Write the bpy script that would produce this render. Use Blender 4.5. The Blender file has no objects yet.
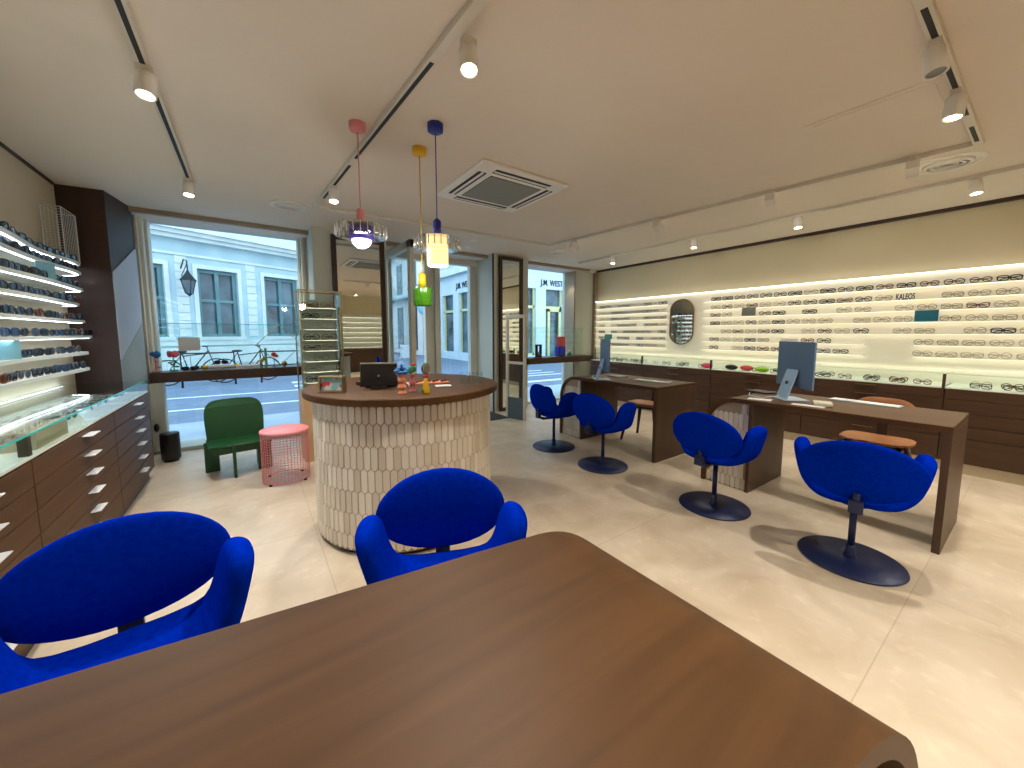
import bpy, math, random
from math import sin, cos, pi, radians as rad
from mathutils import Vector, Matrix
random.seed(7)
S = bpy.context.scene
COL = S.collection

# ------------------------------------------------------------------ materials
def lin(c):
    return tuple(((v/255)/12.92 if v/255 <= .04045 else ((v/255+.055)/1.055)**2.4) for v in c)
def mat(name, rgb, rough=.5, metal=0, spec=.5, emit=0, ecol=None, alpha=1, sheen=0, coat=0):
    m = bpy.data.materials.new(name); m.use_nodes = True
    b = m.node_tree.nodes['Principled BSDF']
    b.inputs['Base Color'].default_value = (*lin(rgb), 1)
    b.inputs['Roughness'].default_value = rough
    b.inputs['Metallic'].default_value = metal
    b.inputs['Specular IOR Level'].default_value = spec
    if sheen: b.inputs['Sheen Weight'].default_value = sheen
    if coat: b.inputs['Coat Weight'].default_value = coat
    if emit:
        b.inputs['Emission Color'].default_value = (*lin(ecol or rgb), 1)
        b.inputs['Emission Strength'].default_value = emit
    return m
def nodes(m): return m.node_tree.nodes, m.node_tree.links, m.node_tree.nodes['Principled BSDF']
def noisy(name, c1, c2, scale=(1, 1, 1), nscale=5, rough=.5, detail=4, bump=0, lo=.35, hi=.65, metal=0, spec=.5, sheen=0, dist=0):
    m = mat(name, c1, rough, metal, spec, sheen=sheen); n, l, b = nodes(m)
    tc = n.new('ShaderNodeTexCoord'); mp = n.new('ShaderNodeMapping'); mp.inputs['Scale'].default_value = scale
    nz = n.new('ShaderNodeTexNoise'); nz.inputs['Scale'].default_value = nscale; nz.inputs['Detail'].default_value = detail
    nz.inputs['Distortion'].default_value = dist
    cr = n.new('ShaderNodeValToRGB'); cr.color_ramp.elements[0].position = lo; cr.color_ramp.elements[1].position = hi
    cr.color_ramp.elements[0].color = (*lin(c1), 1); cr.color_ramp.elements[1].color = (*lin(c2), 1)
    l.new(tc.outputs['Object'], mp.inputs[0]); l.new(mp.outputs[0], nz.inputs['Vector'])
    l.new(nz.outputs['Fac'], cr.inputs[0]); l.new(cr.outputs[0], b.inputs['Base Color'])
    if bump:
        bp = n.new('ShaderNodeBump'); bp.inputs['Strength'].default_value = bump; bp.inputs['Distance'].default_value = .01
        l.new(nz.outputs['Fac'], bp.inputs['Height']); l.new(bp.outputs[0], b.inputs['Normal'])
    return m
def glassy(name, tint=(235, 250, 245), refl=1.0, tintmix=1.0):
    m = bpy.data.materials.new(name); m.use_nodes = True; n = m.node_tree.nodes; l = m.node_tree.links; n.clear()
    o = n.new('ShaderNodeOutputMaterial'); mx = n.new('ShaderNodeMixShader'); t = n.new('ShaderNodeBsdfTransparent')
    g = n.new('ShaderNodeBsdfGlossy'); f = n.new('ShaderNodeLayerWeight'); f.inputs[0].default_value = .5; pw = n.new('ShaderNodeMath'); pw.operation = 'POWER'; pw.inputs[1].default_value = 5; ad = n.new('ShaderNodeMath'); ad.operation = 'MULTIPLY_ADD'; ad.inputs[1].default_value = .9; ad.inputs[2].default_value = .035
    g.inputs['Roughness'].default_value = .02; t.inputs[0].default_value = (*lin(tint), 1)
    mu = n.new('ShaderNodeMath'); mu.operation = 'MULTIPLY'; mu.inputs[1].default_value = refl
    l.new(f.outputs['Facing'], pw.inputs[0]); l.new(pw.outputs[0], ad.inputs[0]); l.new(ad.outputs[0], mu.inputs[0]); l.new(mu.outputs[0], mx.inputs[0]); l.new(t.outputs[0], mx.inputs[1]); l.new(g.outputs[0], mx.inputs[2])
    l.new(mx.outputs[0], o.inputs[0]); return m

M = {}
M['ceil'] = noisy('ceiling_paint', (222, 212, 200), (227, 218, 207), nscale=.6, rough=.9, spec=.1)
M['beige'] = noisy('beige_wall', (212, 203, 174), (217, 208, 180), nscale=.7, rough=.85, spec=.2)
M['beigelite'] = noisy('beige_light', (196, 184, 158), (204, 192, 168), nscale=.9, rough=.8, spec=.2)
M['pier'] = noisy('pier_paint', (196, 200, 190), (204, 208, 199), nscale=1, rough=.7)
M['tan'] = noisy('tan_trim', (150, 134, 112), (160, 143, 120), nscale=3, rough=.6)
M['frame'] = noisy('frame_paint', (206, 206, 194), (212, 212, 200), nscale=3, rough=.5)
M['white'] = mat('white_paint', (232, 230, 224), .5)
M['track'] = mat('track_white', (214, 208, 196), .5)
M['slot'] = mat('slot_dark', (32, 34, 40), .6)
M['walnut'] = noisy('walnut', (72, 48, 25), (91, 61, 33), scale=(.7, 9, 9), nscale=2.2, rough=.5, spec=.22, detail=6, lo=.25, hi=.75, dist=.6)
M['walnut_y'] = noisy('walnut_y', (72, 48, 25), (91, 61, 33), scale=(9, .7, 9), nscale=2.2, rough=.5, spec=.22, detail=6, lo=.25, hi=.75, dist=.6)
M['walnut_d'] = noisy('walnut_dark', (58, 37, 21), (76, 50, 30), scale=(9, .7, 9), nscale=2.5, rough=.45, detail=6, lo=.25, hi=.75, dist=.5)
M['walnut_v'] = noisy('walnut_v', (66, 46, 31), (82, 58, 40), scale=(9, 9, .7), nscale=2.2, rough=.45, detail=6, lo=.25, hi=.75, dist=.5)
M['column'] = noisy('dark_column', (52, 32, 24), (62, 40, 30), scale=(5, 5, .6), nscale=3, rough=.5)
M['oak'] = noisy('oak_ply', (150, 92, 48), (170, 110, 62), scale=(1, 8, 1), nscale=5, rough=.45)
M['felt'] = noisy('blue_felt', (0, 36, 166), (0, 43, 180), nscale=60, rough=1, spec=.0, bump=.05)
M['navy'] = mat('navy_metal', (28, 40, 84), .42, .2)
M['black'] = mat('black_plastic', (14, 14, 16), .35)
M['grey'] = mat('grey_metal', (150, 154, 152), .4, .4)
M['silver'] = mat('silver_alu', (120, 146, 172), .45, .3)
M['silver_l'] = mat('silver_light', (168, 196, 220), .4, .2)
M['chrome'] = mat('chrome_tab', (226, 230, 236), .35, .15)
M['brass'] = mat('brass', (168, 150, 116), .35, .7)
M['glass'] = glassy('pane_glass', (240, 248, 250), .9)
M['clear'] = glassy('clear_glass', (247, 252, 250), 1.0)
M['ribpale'] = mat('pale_rib_glass', (226, 222, 214), .2); M['ribglass'] = glassy('ribbed_glass', (240, 240, 238), 2.2)
M['tealedge'] = mat('glass_edge', (60, 190, 185), .2, emit=.0)
M['shelfacr'] = mat('shelf_acrylic', (226, 230, 222), .35)
M['mirror'] = mat('mirror', (226, 232, 228), .02, 1)
M['led'] = mat('led_strip', (255, 255, 255), .5, emit=7, ecol=(225, 236, 255))
M['ledwarm'] = mat('led_warm', (255, 255, 255), .5, emit=1.35, ecol=(255, 244, 214))
M['ledtop'] = mat('led_top', (255, 255, 255), .5, emit=1.6, ecol=(255, 248, 232))
M['lamp'] = mat('lamp_face', (255, 255, 255), .5, emit=24, ecol=(255, 226, 186))
M['lampsm'] = mat('lamp_small', (255, 255, 255), .5, emit=14, ecol=(255, 226, 186))
M['globe'] = mat('globe_glow', (255, 255, 255), .5, emit=2.2, ecol=(240, 238, 255))
M['shade'] = mat('shade_glow', (255, 240, 200), .5, emit=.75, ecol=(255, 220, 150))
M['green_glass'] = mat('green_glass', (58, 114, 14), .2, emit=.02, ecol=(110, 180, 20))
M['pink'] = mat('pink_plastic', (222, 140, 148), .4)
M['pinkwire'] = mat('pink_wire', (238, 146, 154), .4)
M['yellow'] = mat('yellow_plastic', (226, 178, 24), .4)
M['bluep'] = mat('blue_plastic', (24, 36, 140), .4)
M['purple'] = mat('purple_plastic', (66, 44, 150), .4)
M['greenp'] = noisy('green_lacquer', (16, 74, 36), (20, 82, 42), nscale=4, rough=.4)
M['paper'] = mat('paper', (222, 226, 226), .7)
M['lightpatch'] = noisy('painted_light_lilac', (176, 182, 198), (190, 196, 208), nscale=1.2, rough=.35)
M['lightpatch_grey'] = noisy('painted_light_grey', (150, 160, 158), (165, 172, 170), nscale=2, rough=.4)
M['ply_beige'] = mat('beige_base', (206, 172, 128), .6)
M['mat'] = noisy('doormat', (44, 42, 42), (56, 54, 54), nscale=80, rough=.95)
M['tortoise'] = noisy('tortoise', (70, 34, 16), (128, 72, 32), nscale=40, rough=.3)
M['lensdark'] = mat('lens_dark', (22, 22, 34), .08, coat=.5)
M['lensbrown'] = mat('lens_brown', (84, 46, 30), .08, coat=.5)
M['lensblue'] = mat('lens_blue', (62, 84, 116), .08, .2)
M['goldm'] = mat('gold_wire', (150, 118, 70), .3, .8)
M['clearframe'] = mat('clear_frame', (196, 190, 172), .25)
M['redp'] = mat('red_plastic', (206, 62, 52), .4)
M['teal'] = mat('teal_card', (0, 116, 146), .5)
M['greycard'] = mat('grey_card', (132, 136, 128), .5)
M['skyblue'] = mat('lightblue_card', (126, 186, 206), .5)
M['orangep'] = mat('orange_pink', (232, 152, 122), .5)
M['leafg'] = mat('leaf_green', (54, 140, 96), .5)
M['petal'] = mat('petal_blue', (20, 104, 176), .5)
M['rubber'] = mat('rubber', (24, 26, 30), .7)
M['iron'] = mat('dark_iron', (30, 38, 46), .5, .3)

def floor_mat():
    m = mat('travertine', (200, 184, 160), .38); n, l, b = nodes(m)
    tc = n.new('ShaderNodeTexCoord'); mp = n.new('ShaderNodeMapping'); mp.inputs['Location'].default_value = (-.29, -.31, 0)
    br = n.new('ShaderNodeTexBrick'); br.offset = 0; br.inputs['Scale'].default_value = 1
    br.inputs['Brick Width'].default_value = 1.2; br.inputs['Row Height'].default_value = 1.2; br.inputs['Mortar Size'].default_value = .0035
    br.inputs['Mortar Smooth'].default_value = .6; br.inputs['Bias'].default_value = 0
    br.inputs['Color1'].default_value = (1, 1, 1, 1); br.inputs['Color2'].default_value = (.93, .93, .93, 1); br.inputs['Mortar'].default_value = (.78, .76, .73, 1)
    nz = n.new('ShaderNodeTexNoise'); nz.inputs['Scale'].default_value = 2.6; nz.inputs['Detail'].default_value = 8; nz.inputs['Distortion'].default_value = .8
    cr = n.new('ShaderNodeValToRGB'); e = cr.color_ramp.elements
    e[0].position = .3; e[0].color = (*lin((188, 170, 145)), 1); e[1].position = .7; e[1].color = (*lin((214, 200, 180)), 1)
    n2 = n.new('ShaderNodeTexNoise'); n2.inputs['Scale'].default_value = 14; n2.inputs['Detail'].default_value = 6
    c2 = n.new('ShaderNodeValToRGB'); c2.color_ramp.elements[0].position = .55; c2.color_ramp.elements[1].position = .72
    c2.color_ramp.elements[0].color = (1, 1, 1, 1); c2.color_ramp.elements[1].color = (1.12, 1.12, 1.12, 1)
    mx = n.new('ShaderNodeMixRGB'); mx.blend_type = 'MULTIPLY'; mx.inputs[0].default_value = 1
    m2 = n.new('ShaderNodeMixRGB'); m2.blend_type = 'MULTIPLY'; m2.inputs[0].default_value = 1
    l.new(tc.outputs['Object'], mp.inputs[0]); l.new(mp.outputs[0], br.inputs['Vector']); l.new(tc.outputs['Object'], nz.inputs['Vector']); l.new(tc.outputs['Object'], n2.inputs['Vector'])
    l.new(nz.outputs['Fac'], cr.inputs[0]); l.new(n2.outputs['Fac'], c2.inputs[0])
    l.new(cr.outputs[0], mx.inputs[1]); l.new(br.outputs['Color'], mx.inputs[2]); l.new(mx.outputs[0], m2.inputs[1]); l.new(c2.outputs[0], m2.inputs[2])
    l.new(m2.outputs[0], b.inputs['Base Color']); return m
M['floor'] = floor_mat()
def tile_mat():
    m = mat('glazed_tile', (226, 218, 204), .28); n, l, b = nodes(m)
    g = n.new('ShaderNodeNewGeometry'); cr = n.new('ShaderNodeValToRGB'); e = cr.color_ramp.elements
    e[0].position = 0; e[0].color = (*lin((206, 196, 178)), 1); e[1].position = 1; e[1].color = (*lin((232, 226, 214)), 1)
    l.new(g.outputs['Random Per Island'], cr.inputs[0]); l.new(cr.outputs[0], b.inputs['Base Color']); return m
M['tile'] = tile_mat()
M['grout'] = mat('grout', (172, 156, 132), .9)
M['stone'] = noisy('facade_stone', (168, 194, 202), (186, 208, 212), nscale=1.4, rough=.9, spec=.1)
M['stone_l'] = noisy('facade_stone_light', (206, 214, 212), (220, 226, 222), nscale=2, rough=.9, spec=.1)
M['stone_d'] = noisy('facade_stone_dark', (120, 136, 140), (136, 150, 154), nscale=2, rough=.9, spec=.1)
M['shop_white'] = noisy('shop_white', (196, 214, 226), (206, 222, 232), nscale=1, rough=.8, spec=.1)
M['winframe'] = noisy('window_green', (84, 124, 128), (96, 134, 138), nscale=3, rough=.5)
M['winglass'] = noisy('window_dark_glass', (30, 46, 58), (88, 116, 128), nscale=1.2, rough=.08)
M['creamframe'] = mat('cream_frame', (206, 204, 150), .5)
M['darkshop'] = noisy('dark_shopfront', (38, 34, 40), (50, 44, 50), nscale=2, rough=.5)
M['asphalt'] = noisy('asphalt', (96, 112, 132), (108, 124, 144), nscale=3, rough=.75, detail=6)
M['pave'] = noisy('pavement', (150, 164, 178), (164, 176, 188), nscale=2, rough=.85)
M['roadpaint'] = mat('road_paint', (224, 230, 234), .6)
M['slate'] = noisy('roof_slate', (86, 96, 110), (100, 110, 122), nscale=2, rough=.7)

# ------------------------------------------------------------------ mesh builder
class MB:
    def __init__(s): s.v = []; s.f = []; s.m = []; s.sm = []; s.mi = 0
    def add(s, vs, fs, smooth=False):
        o = len(s.v); s.v += [tuple(v) for v in vs]
        for f in fs: s.f.append([i+o for i in f]); s.m.append(s.mi); s.sm.append(smooth)
        return s
    def use(s, i): s.mi = i; return s
    def box(s, x0, x1, y0, y1, z0, z1):
        if x0 > x1: x0, x1 = x1, x0
        if y0 > y1: y0, y1 = y1, y0
        if z0 > z1: z0, z1 = z1, z0
        vs = [(x, y, z) for z in (z0, z1) for y in (y0, y1) for x in (x0, x1)]
        return s.add(vs, [(0, 2, 3, 1), (4, 5, 7, 6), (0, 1, 5, 4), (2, 6, 7, 3), (0, 4, 6, 2), (1, 3, 7, 5)])
    def bar(s, p, q, w, h, up=(0, 0, 1)):      # rectangular bar from p to q
        p = Vector(p); q = Vector(q); d = (q-p).normalized(); u = Vector(up)
        if abs(d.dot(u)) > .98: u = Vector((1, 0, 0))
        a = d.cross(u).normalized(); b = a.cross(d)
        vs = [pt+a*(w/2*i)+b*(h/2*j) for pt in (p, q) for i, j in ((-1, -1), (1, -1), (1, 1), (-1, 1))]
        return s.add(vs, [(0, 1, 2, 3), (7, 6, 5, 4), (0, 4, 5, 1), (1, 5, 6, 2), (2, 6, 7, 3), (3, 7, 4, 0)])
    def tube(s, pts, r, n=8, closed=False, caps=True):
        P = [Vector(p) for p in pts]; k = len(P); rr = r if isinstance(r, (list, tuple)) else [r]*k
        vs = []; prev = None
        for i, p in enumerate(P):
            a = P[(i-1) % k] if (closed or i > 0) else P[i]; b = P[(i+1) % k] if (closed or i < k-1) else P[i]
            d = (b-a).normalized()
            if prev is None:
                u = Vector((0, 0, 1)) if abs(d.z) < .9 else Vector((1, 0, 0)); x = d.cross(u).normalized()
            else:
                x = (prev-d*prev.dot(d)); x = x.normalized() if x.length > 1e-6 else d.orthogonal().normalized()
            prev = x; y = d.cross(x)
            for j in range(n):
                t = 2*pi*j/n; vs.append(p+(x*cos(t)+y*sin(t))*rr[i])
        fs = []
        for i in range(k if closed else k-1):
            for j in range(n):
                a, b = i*n+j, i*n+(j+1) % n; c, d = ((i+1) % k)*n+(j+1) % n, ((i+1) % k)*n+j
                fs.append((a, b, c, d))
        s.add(vs, fs, True)
        if caps and not closed:
            o = len(s.v)-len(vs)
            s.f.append([o+j for j in range(n)][::-1]); s.m.append(s.mi); s.sm.append(False)
            s.f.append([o+(k-1)*n+j for j in range(n)]); s.m.append(s.mi); s.sm.append(False)
        return s
    def lathe(s, prof, c=(0, 0, 0), n=32, axis='z', smooth=True, sx=1, sy=1, star=0, stark=12):
        vs = []; fs = []; k = len(prof)
        for i, (r, z) in enumerate(prof):
            for j in range(n):
                t = 2*pi*j/n; q = r*(1+star*cos(stark*t))
                x, y = q*cos(t)*sx, q*sin(t)*sy
                v = (x, y, z) if axis == 'z' else ((z, x, y) if axis == 'x' else (x, z, y))
                vs.append((v[0]+c[0], v[1]+c[1], v[2]+c[2]))
        for i in range(k-1):
            for j in range(n):
                fs.append((i*n+j, i*n+(j+1) % n, (i+1)*n+(j+1) % n, (i+1)*n+j))
        s.add(vs, fs, smooth); o = len(s.v)-len(vs)
        for i in (0, k-1):
            if prof[i][0] > 1e-5:
                s.f.append([o+i*n+j for j in range(n)]); s.m.append(s.mi); s.sm.append(False)
        return s
    def cyl(s, x, y, z0, z1, r, n=24, r2=None): return s.lathe([(r, z0), (r if r2 is None else r2, z1)], (x, y, 0), n)
    def prism(s, pts, z0, z1, plane='xy'):      # pts outline, extruded along the missing axis
        def p3(a, b, c): return (a, b, c) if plane == 'xy' else ((a, c, b) if plane == 'xz' else (c, a, b))
        k = len(pts); vs = [p3(a, b, z0) for a, b in pts]+[p3(a, b, z1) for a, b in pts]
        fs = [tuple(range(k))[::-1], tuple(range(k, 2*k))]+[(i, (i+1) % k, k+(i+1) % k, k+i) for i in range(k)]
        return s.add(vs, fs)
    def ell(s, c, rx, ry, rz, n=20, m=12):
        vs = [(c[0], c[1], c[2]-rz)]; fs = []
        for i in range(1, m):
            a = -pi/2+pi*i/m
            for j in range(n): vs.append((c[0]+rx*cos(a)*cos(2*pi*j/n), c[1]+ry*cos(a)*sin(2*pi*j/n), c[2]+rz*sin(a)))
        vs.append((c[0], c[1], c[2]+rz))
        for j in range(n): fs.append((0, 1+(j+1) % n, 1+j))
        for i in range(m-2):
            for j in range(n): fs.append((1+i*n+j, 1+i*n+(j+1) % n, 1+(i+1)*n+(j+1) % n, 1+(i+1)*n+j))
        e = len(vs)-1
        for j in range(n): fs.append((1+(m-2)*n+j, 1+(m-2)*n+(j+1) % n, e))
        return s.add(vs, fs, True)
    def quad(s, *p): return s.add(p, [tuple(range(len(p)))])
    def xf(s, mtx):
        s.v = [tuple(mtx @ Vector(v)) for v in s.v]; return s
    def build(s, name, mats, parent=None, bevel=0, sub=0, recalc=True):
        me = bpy.data.meshes.new(name); me.from_pydata(s.v, [], s.f)
        if not isinstance(mats, (list, tuple)): mats = [mats]
        for m in mats: me.materials.append(M[m] if isinstance(m, str) else m)
        me.polygons.foreach_set('material_index', s.m); me.polygons.foreach_set('use_smooth', s.sm)
        me.update()
        if recalc:
            import bmesh
            bm = bmesh.new(); bm.from_mesh(me); bmesh.ops.recalc_face_normals(bm, faces=bm.faces); bm.to_mesh(me); bm.free()
        o = bpy.data.objects.new(name, me); COL.objects.link(o)
        if parent is not None: o.parent = parent
        if bevel:
            b = o.modifiers.new('b', 'BEVEL'); b.width = bevel; b.segments = 2; b.limit_method = 'ANGLE'
        if sub:
            b = o.modifiers.new('s', 'SUBSURF'); b.levels = sub; b.render_levels = sub
        return o

def tag(o, label, cat, group=None, kind=None):
    if label: o['label'] = label
    if cat: o['category'] = cat
    if group: o['group'] = group
    if kind: o['kind'] = kind
    return o
def thing(name, label, cat, loc=(0, 0, 0), rz=0, group=None):
    o = bpy.data.objects.new(name, None); COL.objects.link(o); o.location = loc; o.rotation_euler = (0, 0, rz); o.empty_display_size = .05
    return tag(o, label, cat, group)
def struct(name, mb, m, **k):
    o = mb.build(name, m, **k); o['kind'] = 'structure'; return o
def copy_tree(o, loc, rz, label, group=None, parent=None):
    c = o.copy(); COL.objects.link(c)
    if parent is None:
        c.location = loc; c.rotation_euler = (0, 0, rz); c['label'] = label
        if group: c['group'] = group
    else: c.parent = parent
    for ch in list(o.children): copy_tree(ch, None, None, None, None, c)
    return c
def lamp_light(name, kind, loc, energy, color, parent=None, size=.05, spot=100, blend=.6, aim=None, sx=None, sy=None):
    d = bpy.data.lights.new(name, kind); d.energy = energy; d.color = color
    if kind == 'SPOT': d.spot_size = rad(spot); d.spot_blend = blend; d.shadow_soft_size = size
    elif kind == 'POINT': d.shadow_soft_size = size
    elif kind == 'AREA':
        d.shape = 'RECTANGLE'; d.size = sx; d.size_y = sy
    o = bpy.data.objects.new(name, d); COL.objects.link(o); o.location = loc
    if aim is not None: o.rotation_euler = (Vector(aim)-Vector(loc)).to_track_quat('-Z', 'Y').to_euler()
    if parent is not None: o.parent = parent
    return o

H = 2.57
# ------------------------------------------------------------------ room shell
struct('floor', MB().box(-1.34, 6.0, -3.6, 5.46, -.1, 0), 'floor')
struct('ceiling', MB().box(-1.34, 6.0, -3.6, 5.42, H, H+.12), 'ceil')
struct('wall_left', MB().box(-1.44, -1.30, -3.6, 5.9, 0, H), 'beigelite')
struct('wall_right', MB().box(5.9, 6.0, -3.6, 5.9, 0, H), 'beige')
struct('wall_back', MB().box(-1.3, 5.9, -3.7, -3.6, 0, H), 'beige')
struct('trim_1', MB().box(5.86, 5.9, -3.6, 5.47, H-.035, H), 'column')      # dark shadow gap along the right wall
struct('trim_2', MB().box(-1.3, -1.285, -3.6, 4.9, H-.02, H), 'column')
struct('trim_3', MB().box(-1.0, 5.62, 5.36, 5.42, H-.045, H), 'tan')       # lip where the ceiling meets the window bay
struct('trim_4', MB().box(-1.3, 6.0, 5.42, 5.84, H-.045, H+.1), 'ceil')   # window bay soffit
# kerb below the shopfront
struct('trim_5', MB().box(-1.0, 1.5, 5.44, 5.84, -.1, .04).box(3.25, 5.34, 5.44, 5.84, -.1, .04), 'pier')
struct('floor_2', MB().box(1.5, 3.25, 5.46, 5.95, -.1, 0), 'floor')
struct('column', MB().prism([(-1.31, 4.94), (-1.0, 4.91), (-.92, 5.42), (-1.0, 5.86), (-1.31, 5.86)], 0, H), 'column')
# thin pale slabs that paint a patch of light on the column's side
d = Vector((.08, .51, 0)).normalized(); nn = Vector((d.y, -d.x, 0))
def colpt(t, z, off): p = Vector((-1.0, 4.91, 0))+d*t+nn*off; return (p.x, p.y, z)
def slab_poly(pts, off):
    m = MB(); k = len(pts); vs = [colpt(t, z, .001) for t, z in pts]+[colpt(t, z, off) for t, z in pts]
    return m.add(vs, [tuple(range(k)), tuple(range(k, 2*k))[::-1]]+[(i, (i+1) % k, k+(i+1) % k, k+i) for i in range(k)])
tag(slab_poly([(.004, 1.86), (.49, 2.16), (.515, 2.16), (.515, 1.42), (.004, 1.06)], .008).build('painted_light_patch', 'lightpatch'),
    'large pale lilac slanted patch of painted light on the dark brown column', 'panel')
tag(slab_poly([(.004, 1.05), (.515, 1.41), (.515, .50), (.004, .50)], .007).build('painted_light_patch', 'lightpatch_grey'),
    'pale grey slanted patch of painted light low on the dark column, beneath the lilac one', 'panel')

# piers and shopfront posts
struct('wall_pier', MB().box(.66, 1.53, 5.1, 5.84, 0, H), 'pier')
struct('wall_pier_2', MB().box(3.25, 3.98, 5.24, 5.84, 0, H), 'pier')
struct('wall_pier_3', MB().box(5.34, 5.9, 5.47, 5.86, 0, H), 'pier')
struct('trim_6', MB().box(5.82, 5.9, 5.40, 5.47, 0, H-.03), 'tan')
struct('trim_12', MB().box(5.31, 5.338, 5.48, 5.76, 0, H-.045), 'tan')
def posts(name, xs, y):
    m = MB()
    for x, w, dy in xs: m.box(x, x+w, y-dy, y+.06, .04, H-.045)
    return struct(name, m, 'frame', bevel=.004)
posts('trim_7', [(-.99, .03, .28), (-.96, .03, .22), (-.93, .025, .26), (-.905, .03, .20), (-.875, .025, .1)], 5.76)
posts('trim_8', [(.56, .03, .1), (.59, .03, .2), (.62, .03, .16), (.65, .03, .22)], 5.76)
# shop windows
w = struct('window_1', MB().box(-.86, .58, 5.765, 5.775, .04, H-.045), 'glass')
w = struct('window_2', MB().box(3.98, 5.34, 5.765, 5.775, .04, H-.045), 'glass')
# entrance
dr = struct('door_1', MB().box(2.31, 2.40, 5.74, 5.84, 0, 2.46).box(2.48, 2.57, 5.74, 5.84, 0, 2.46).box(2.40, 2.48, 5.79, 5.81, 0, 2.46)
            .box(3.12, 3.25, 5.74, 5.84, 0, 2.46).box(1.53, 3.25, 5.72, 5.86, 2.44, 2.53).box(2.57, 3.12, 5.75, 5.82, 0, .09), 'frame', bevel=.004)
MB().box(2.57, 3.12, 5.78, 5.79, .09, 2.44).build('window_pane', 'glass', dr)
struct('door_2', MB().box(1.72, 1.78, 4.76, 4.86, .02, 2.5).box(1.72, 1.78, 5.70, 5.78, .02, 2.5).box(1.72, 1.78, 4.76, 5.78, 2.40, 2.5).box(1.72, 1.78, 4.76, 5.78, .02, .14)
       , 'frame', bevel=.004)
leaf = bpy.data.objects['door_2']
MB().box(1.745, 1.755, 4.86, 5.70, .14, 2.40).build('window_pane', 'glass', leaf)
MB().tube([(1.84, 5.02, .75), (1.84, 5.02, 2.0)], .018).tube([(1.84, 5.02, 1.9), (1.77, 5.02, 1.9)], .012).tube([(1.84, 5.02, .9), (1.77, 5.02, .9)], .012)\
    .build('door_handle', 'grey', leaf)
tag(MB().box(2.5, 3.22, 4.72, 5.4, .0, .012).build('doormat', 'mat'), 'dark doormat inside the glass entrance', 'doormat')

# skirting for right cabinets is part of cabinets
# ------------------------------------------------------------------ ceiling fittings
def track(name, label, p, q, w=.045, slots=((0, 1),), group='ceiling light tracks'):
    p = Vector(p); q = Vector(q); L = (q-p).length; a = math.atan2((q-p).y, (q-p).x)
    t = thing(name, label, 'light track', (p.x, p.y, H), a, group)
    MB().box(0, L, -w/2, w/2, -.03, 0).build('housing', 'track', t, bevel=.002)
    m = MB()
    for s0, s1 in slots: m.box(L*s0+.02, L*s1-.02, -w*.22, w*.22, -.0315, -.029)
    if slots: m.build('slot', 'slot', t)
    return t
track('light_track', 'white ceiling light track with dark slot above the sunglasses counter', (-.335, .4), (-.34, 4.2), slots=((0, .57), (.62, 1)))
track('light_track', 'white ceiling light track with dark slot passing behind the pendant lamps', (.88, -.5), (.60, 4.28), slots=((.3, .37), (.46, .72), (.74, .93)))
track('light_track', 'short white track with dark slot beside the square ceiling hatch', (1.9, .38), (4.02, .38), slots=((.12, .28), (.36, .72), (.8, .96)))
track('light_track', 'slim white track running over the desks from the round vent towards the windows', (4.02, .40), (3.60, 4.20), w=.07, slots=())
track('light_track', 'slim white ceiling track crossing in front of the street windows', (.62, 4.28), (3.60, 4.22), w=.05, slots=())
track('light_track', 'slim white ceiling track nearest the beige wall', (4.84, -.6), (4.92, 4.95), w=.07, slots=())

WARM = (1, .92, .79)
def spot_head(label, loc, aim, lit=True, power=40, cone=95, box=False, drop=.07):
    t = thing('spotlight', label, 'spotlight', (loc[0], loc[1], H-.03), 0, 'track spotlights')
    MB().box(-.03, .03, -.018, .018, -.03, 0).build('adapter', 'track', t)
    MB().cyl(0, 0, -drop, -.025, .008, 10).build('stem', 'track', t)
    dv = (Vector(aim)-Vector((loc[0], loc[1], H-.1))).normalized()
    R = dv.to_track_quat('-Z', 'Y').to_matrix().to_4x4(); T = Matrix.Translation((0, 0, -drop-.01))
    if box: b = MB().box(-.035, .035, -.035, .035, -.05, .05)
    else: b = MB().lathe([(.0, .055), (.030, .055), (.038, .045), (.040, -.055), (.034, -.058), (.032, -.05)], n=24)
    b.xf(T @ R).build('lamp_body', 'white', t, bevel=.003 if box else 0)
    f = MB().lathe([(0, -.052), (.031, -.052)], n=20) if not box else MB().lathe([(0, -.0505), (.026, -.0505), (.026, -.053), (0, -.053)], n=20)
    f.xf(T @ R).build('lamp_face', 'lamp' if lit else 'grey', t)
    if lit:
        p = Vector((loc[0], loc[1], H-.04-drop))+dv*.07
        lamp_light('spot_beam', 'SPOT', p-Vector((loc[0], loc[1], H-.03)), power, WARM, t, .035, cone, .7, aim=(p+dv)-Vector((loc[0], loc[1], H-.03)))
    return t
spot_head('lit white spotlight halfway along the track above the sunglasses counter', (-.335, 2.50), (-.5, 2.0, 0), power=55)
spot_head('lit white spotlight at the window end of the track above the sunglasses counter', (-.34, 4.05), (-.5, 3.6, .3), power=45)
spot_head('large lit white spotlight on the track nearest the blue pendant', (.82, 1.50), (.55, .9, 0), power=62)
spot_head('lit white spotlight between the pink pendant and the round vent', (.64, 3.55), (.5, 2.9, 0), power=45)
spot_head('lit white spotlight next to the square ceiling hatch', (3.02, .38), (2.75, .5, 0), power=54, cone=110)
spot_head('unlit white spotlight at the top of the short track by the hatch', (2.45, .38), (2.2, .1, .6), lit=False)
spot_head('white box spotlight beside the big round vent', (3.90, .66), (5.7, .9, 1.5), power=9, box=True, cone=80)
spot_head('white box spotlight on the slim track above the nearer monitor', (3.78, 1.50), (5.7, 1.9, 1.5), power=9, box=True, cone=80)
spot_head('white box spotlight on the slim track above the farther desk', (3.70, 2.55), (5.7, 2.9, 1.5), power=9, box=True, cone=80)
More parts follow.
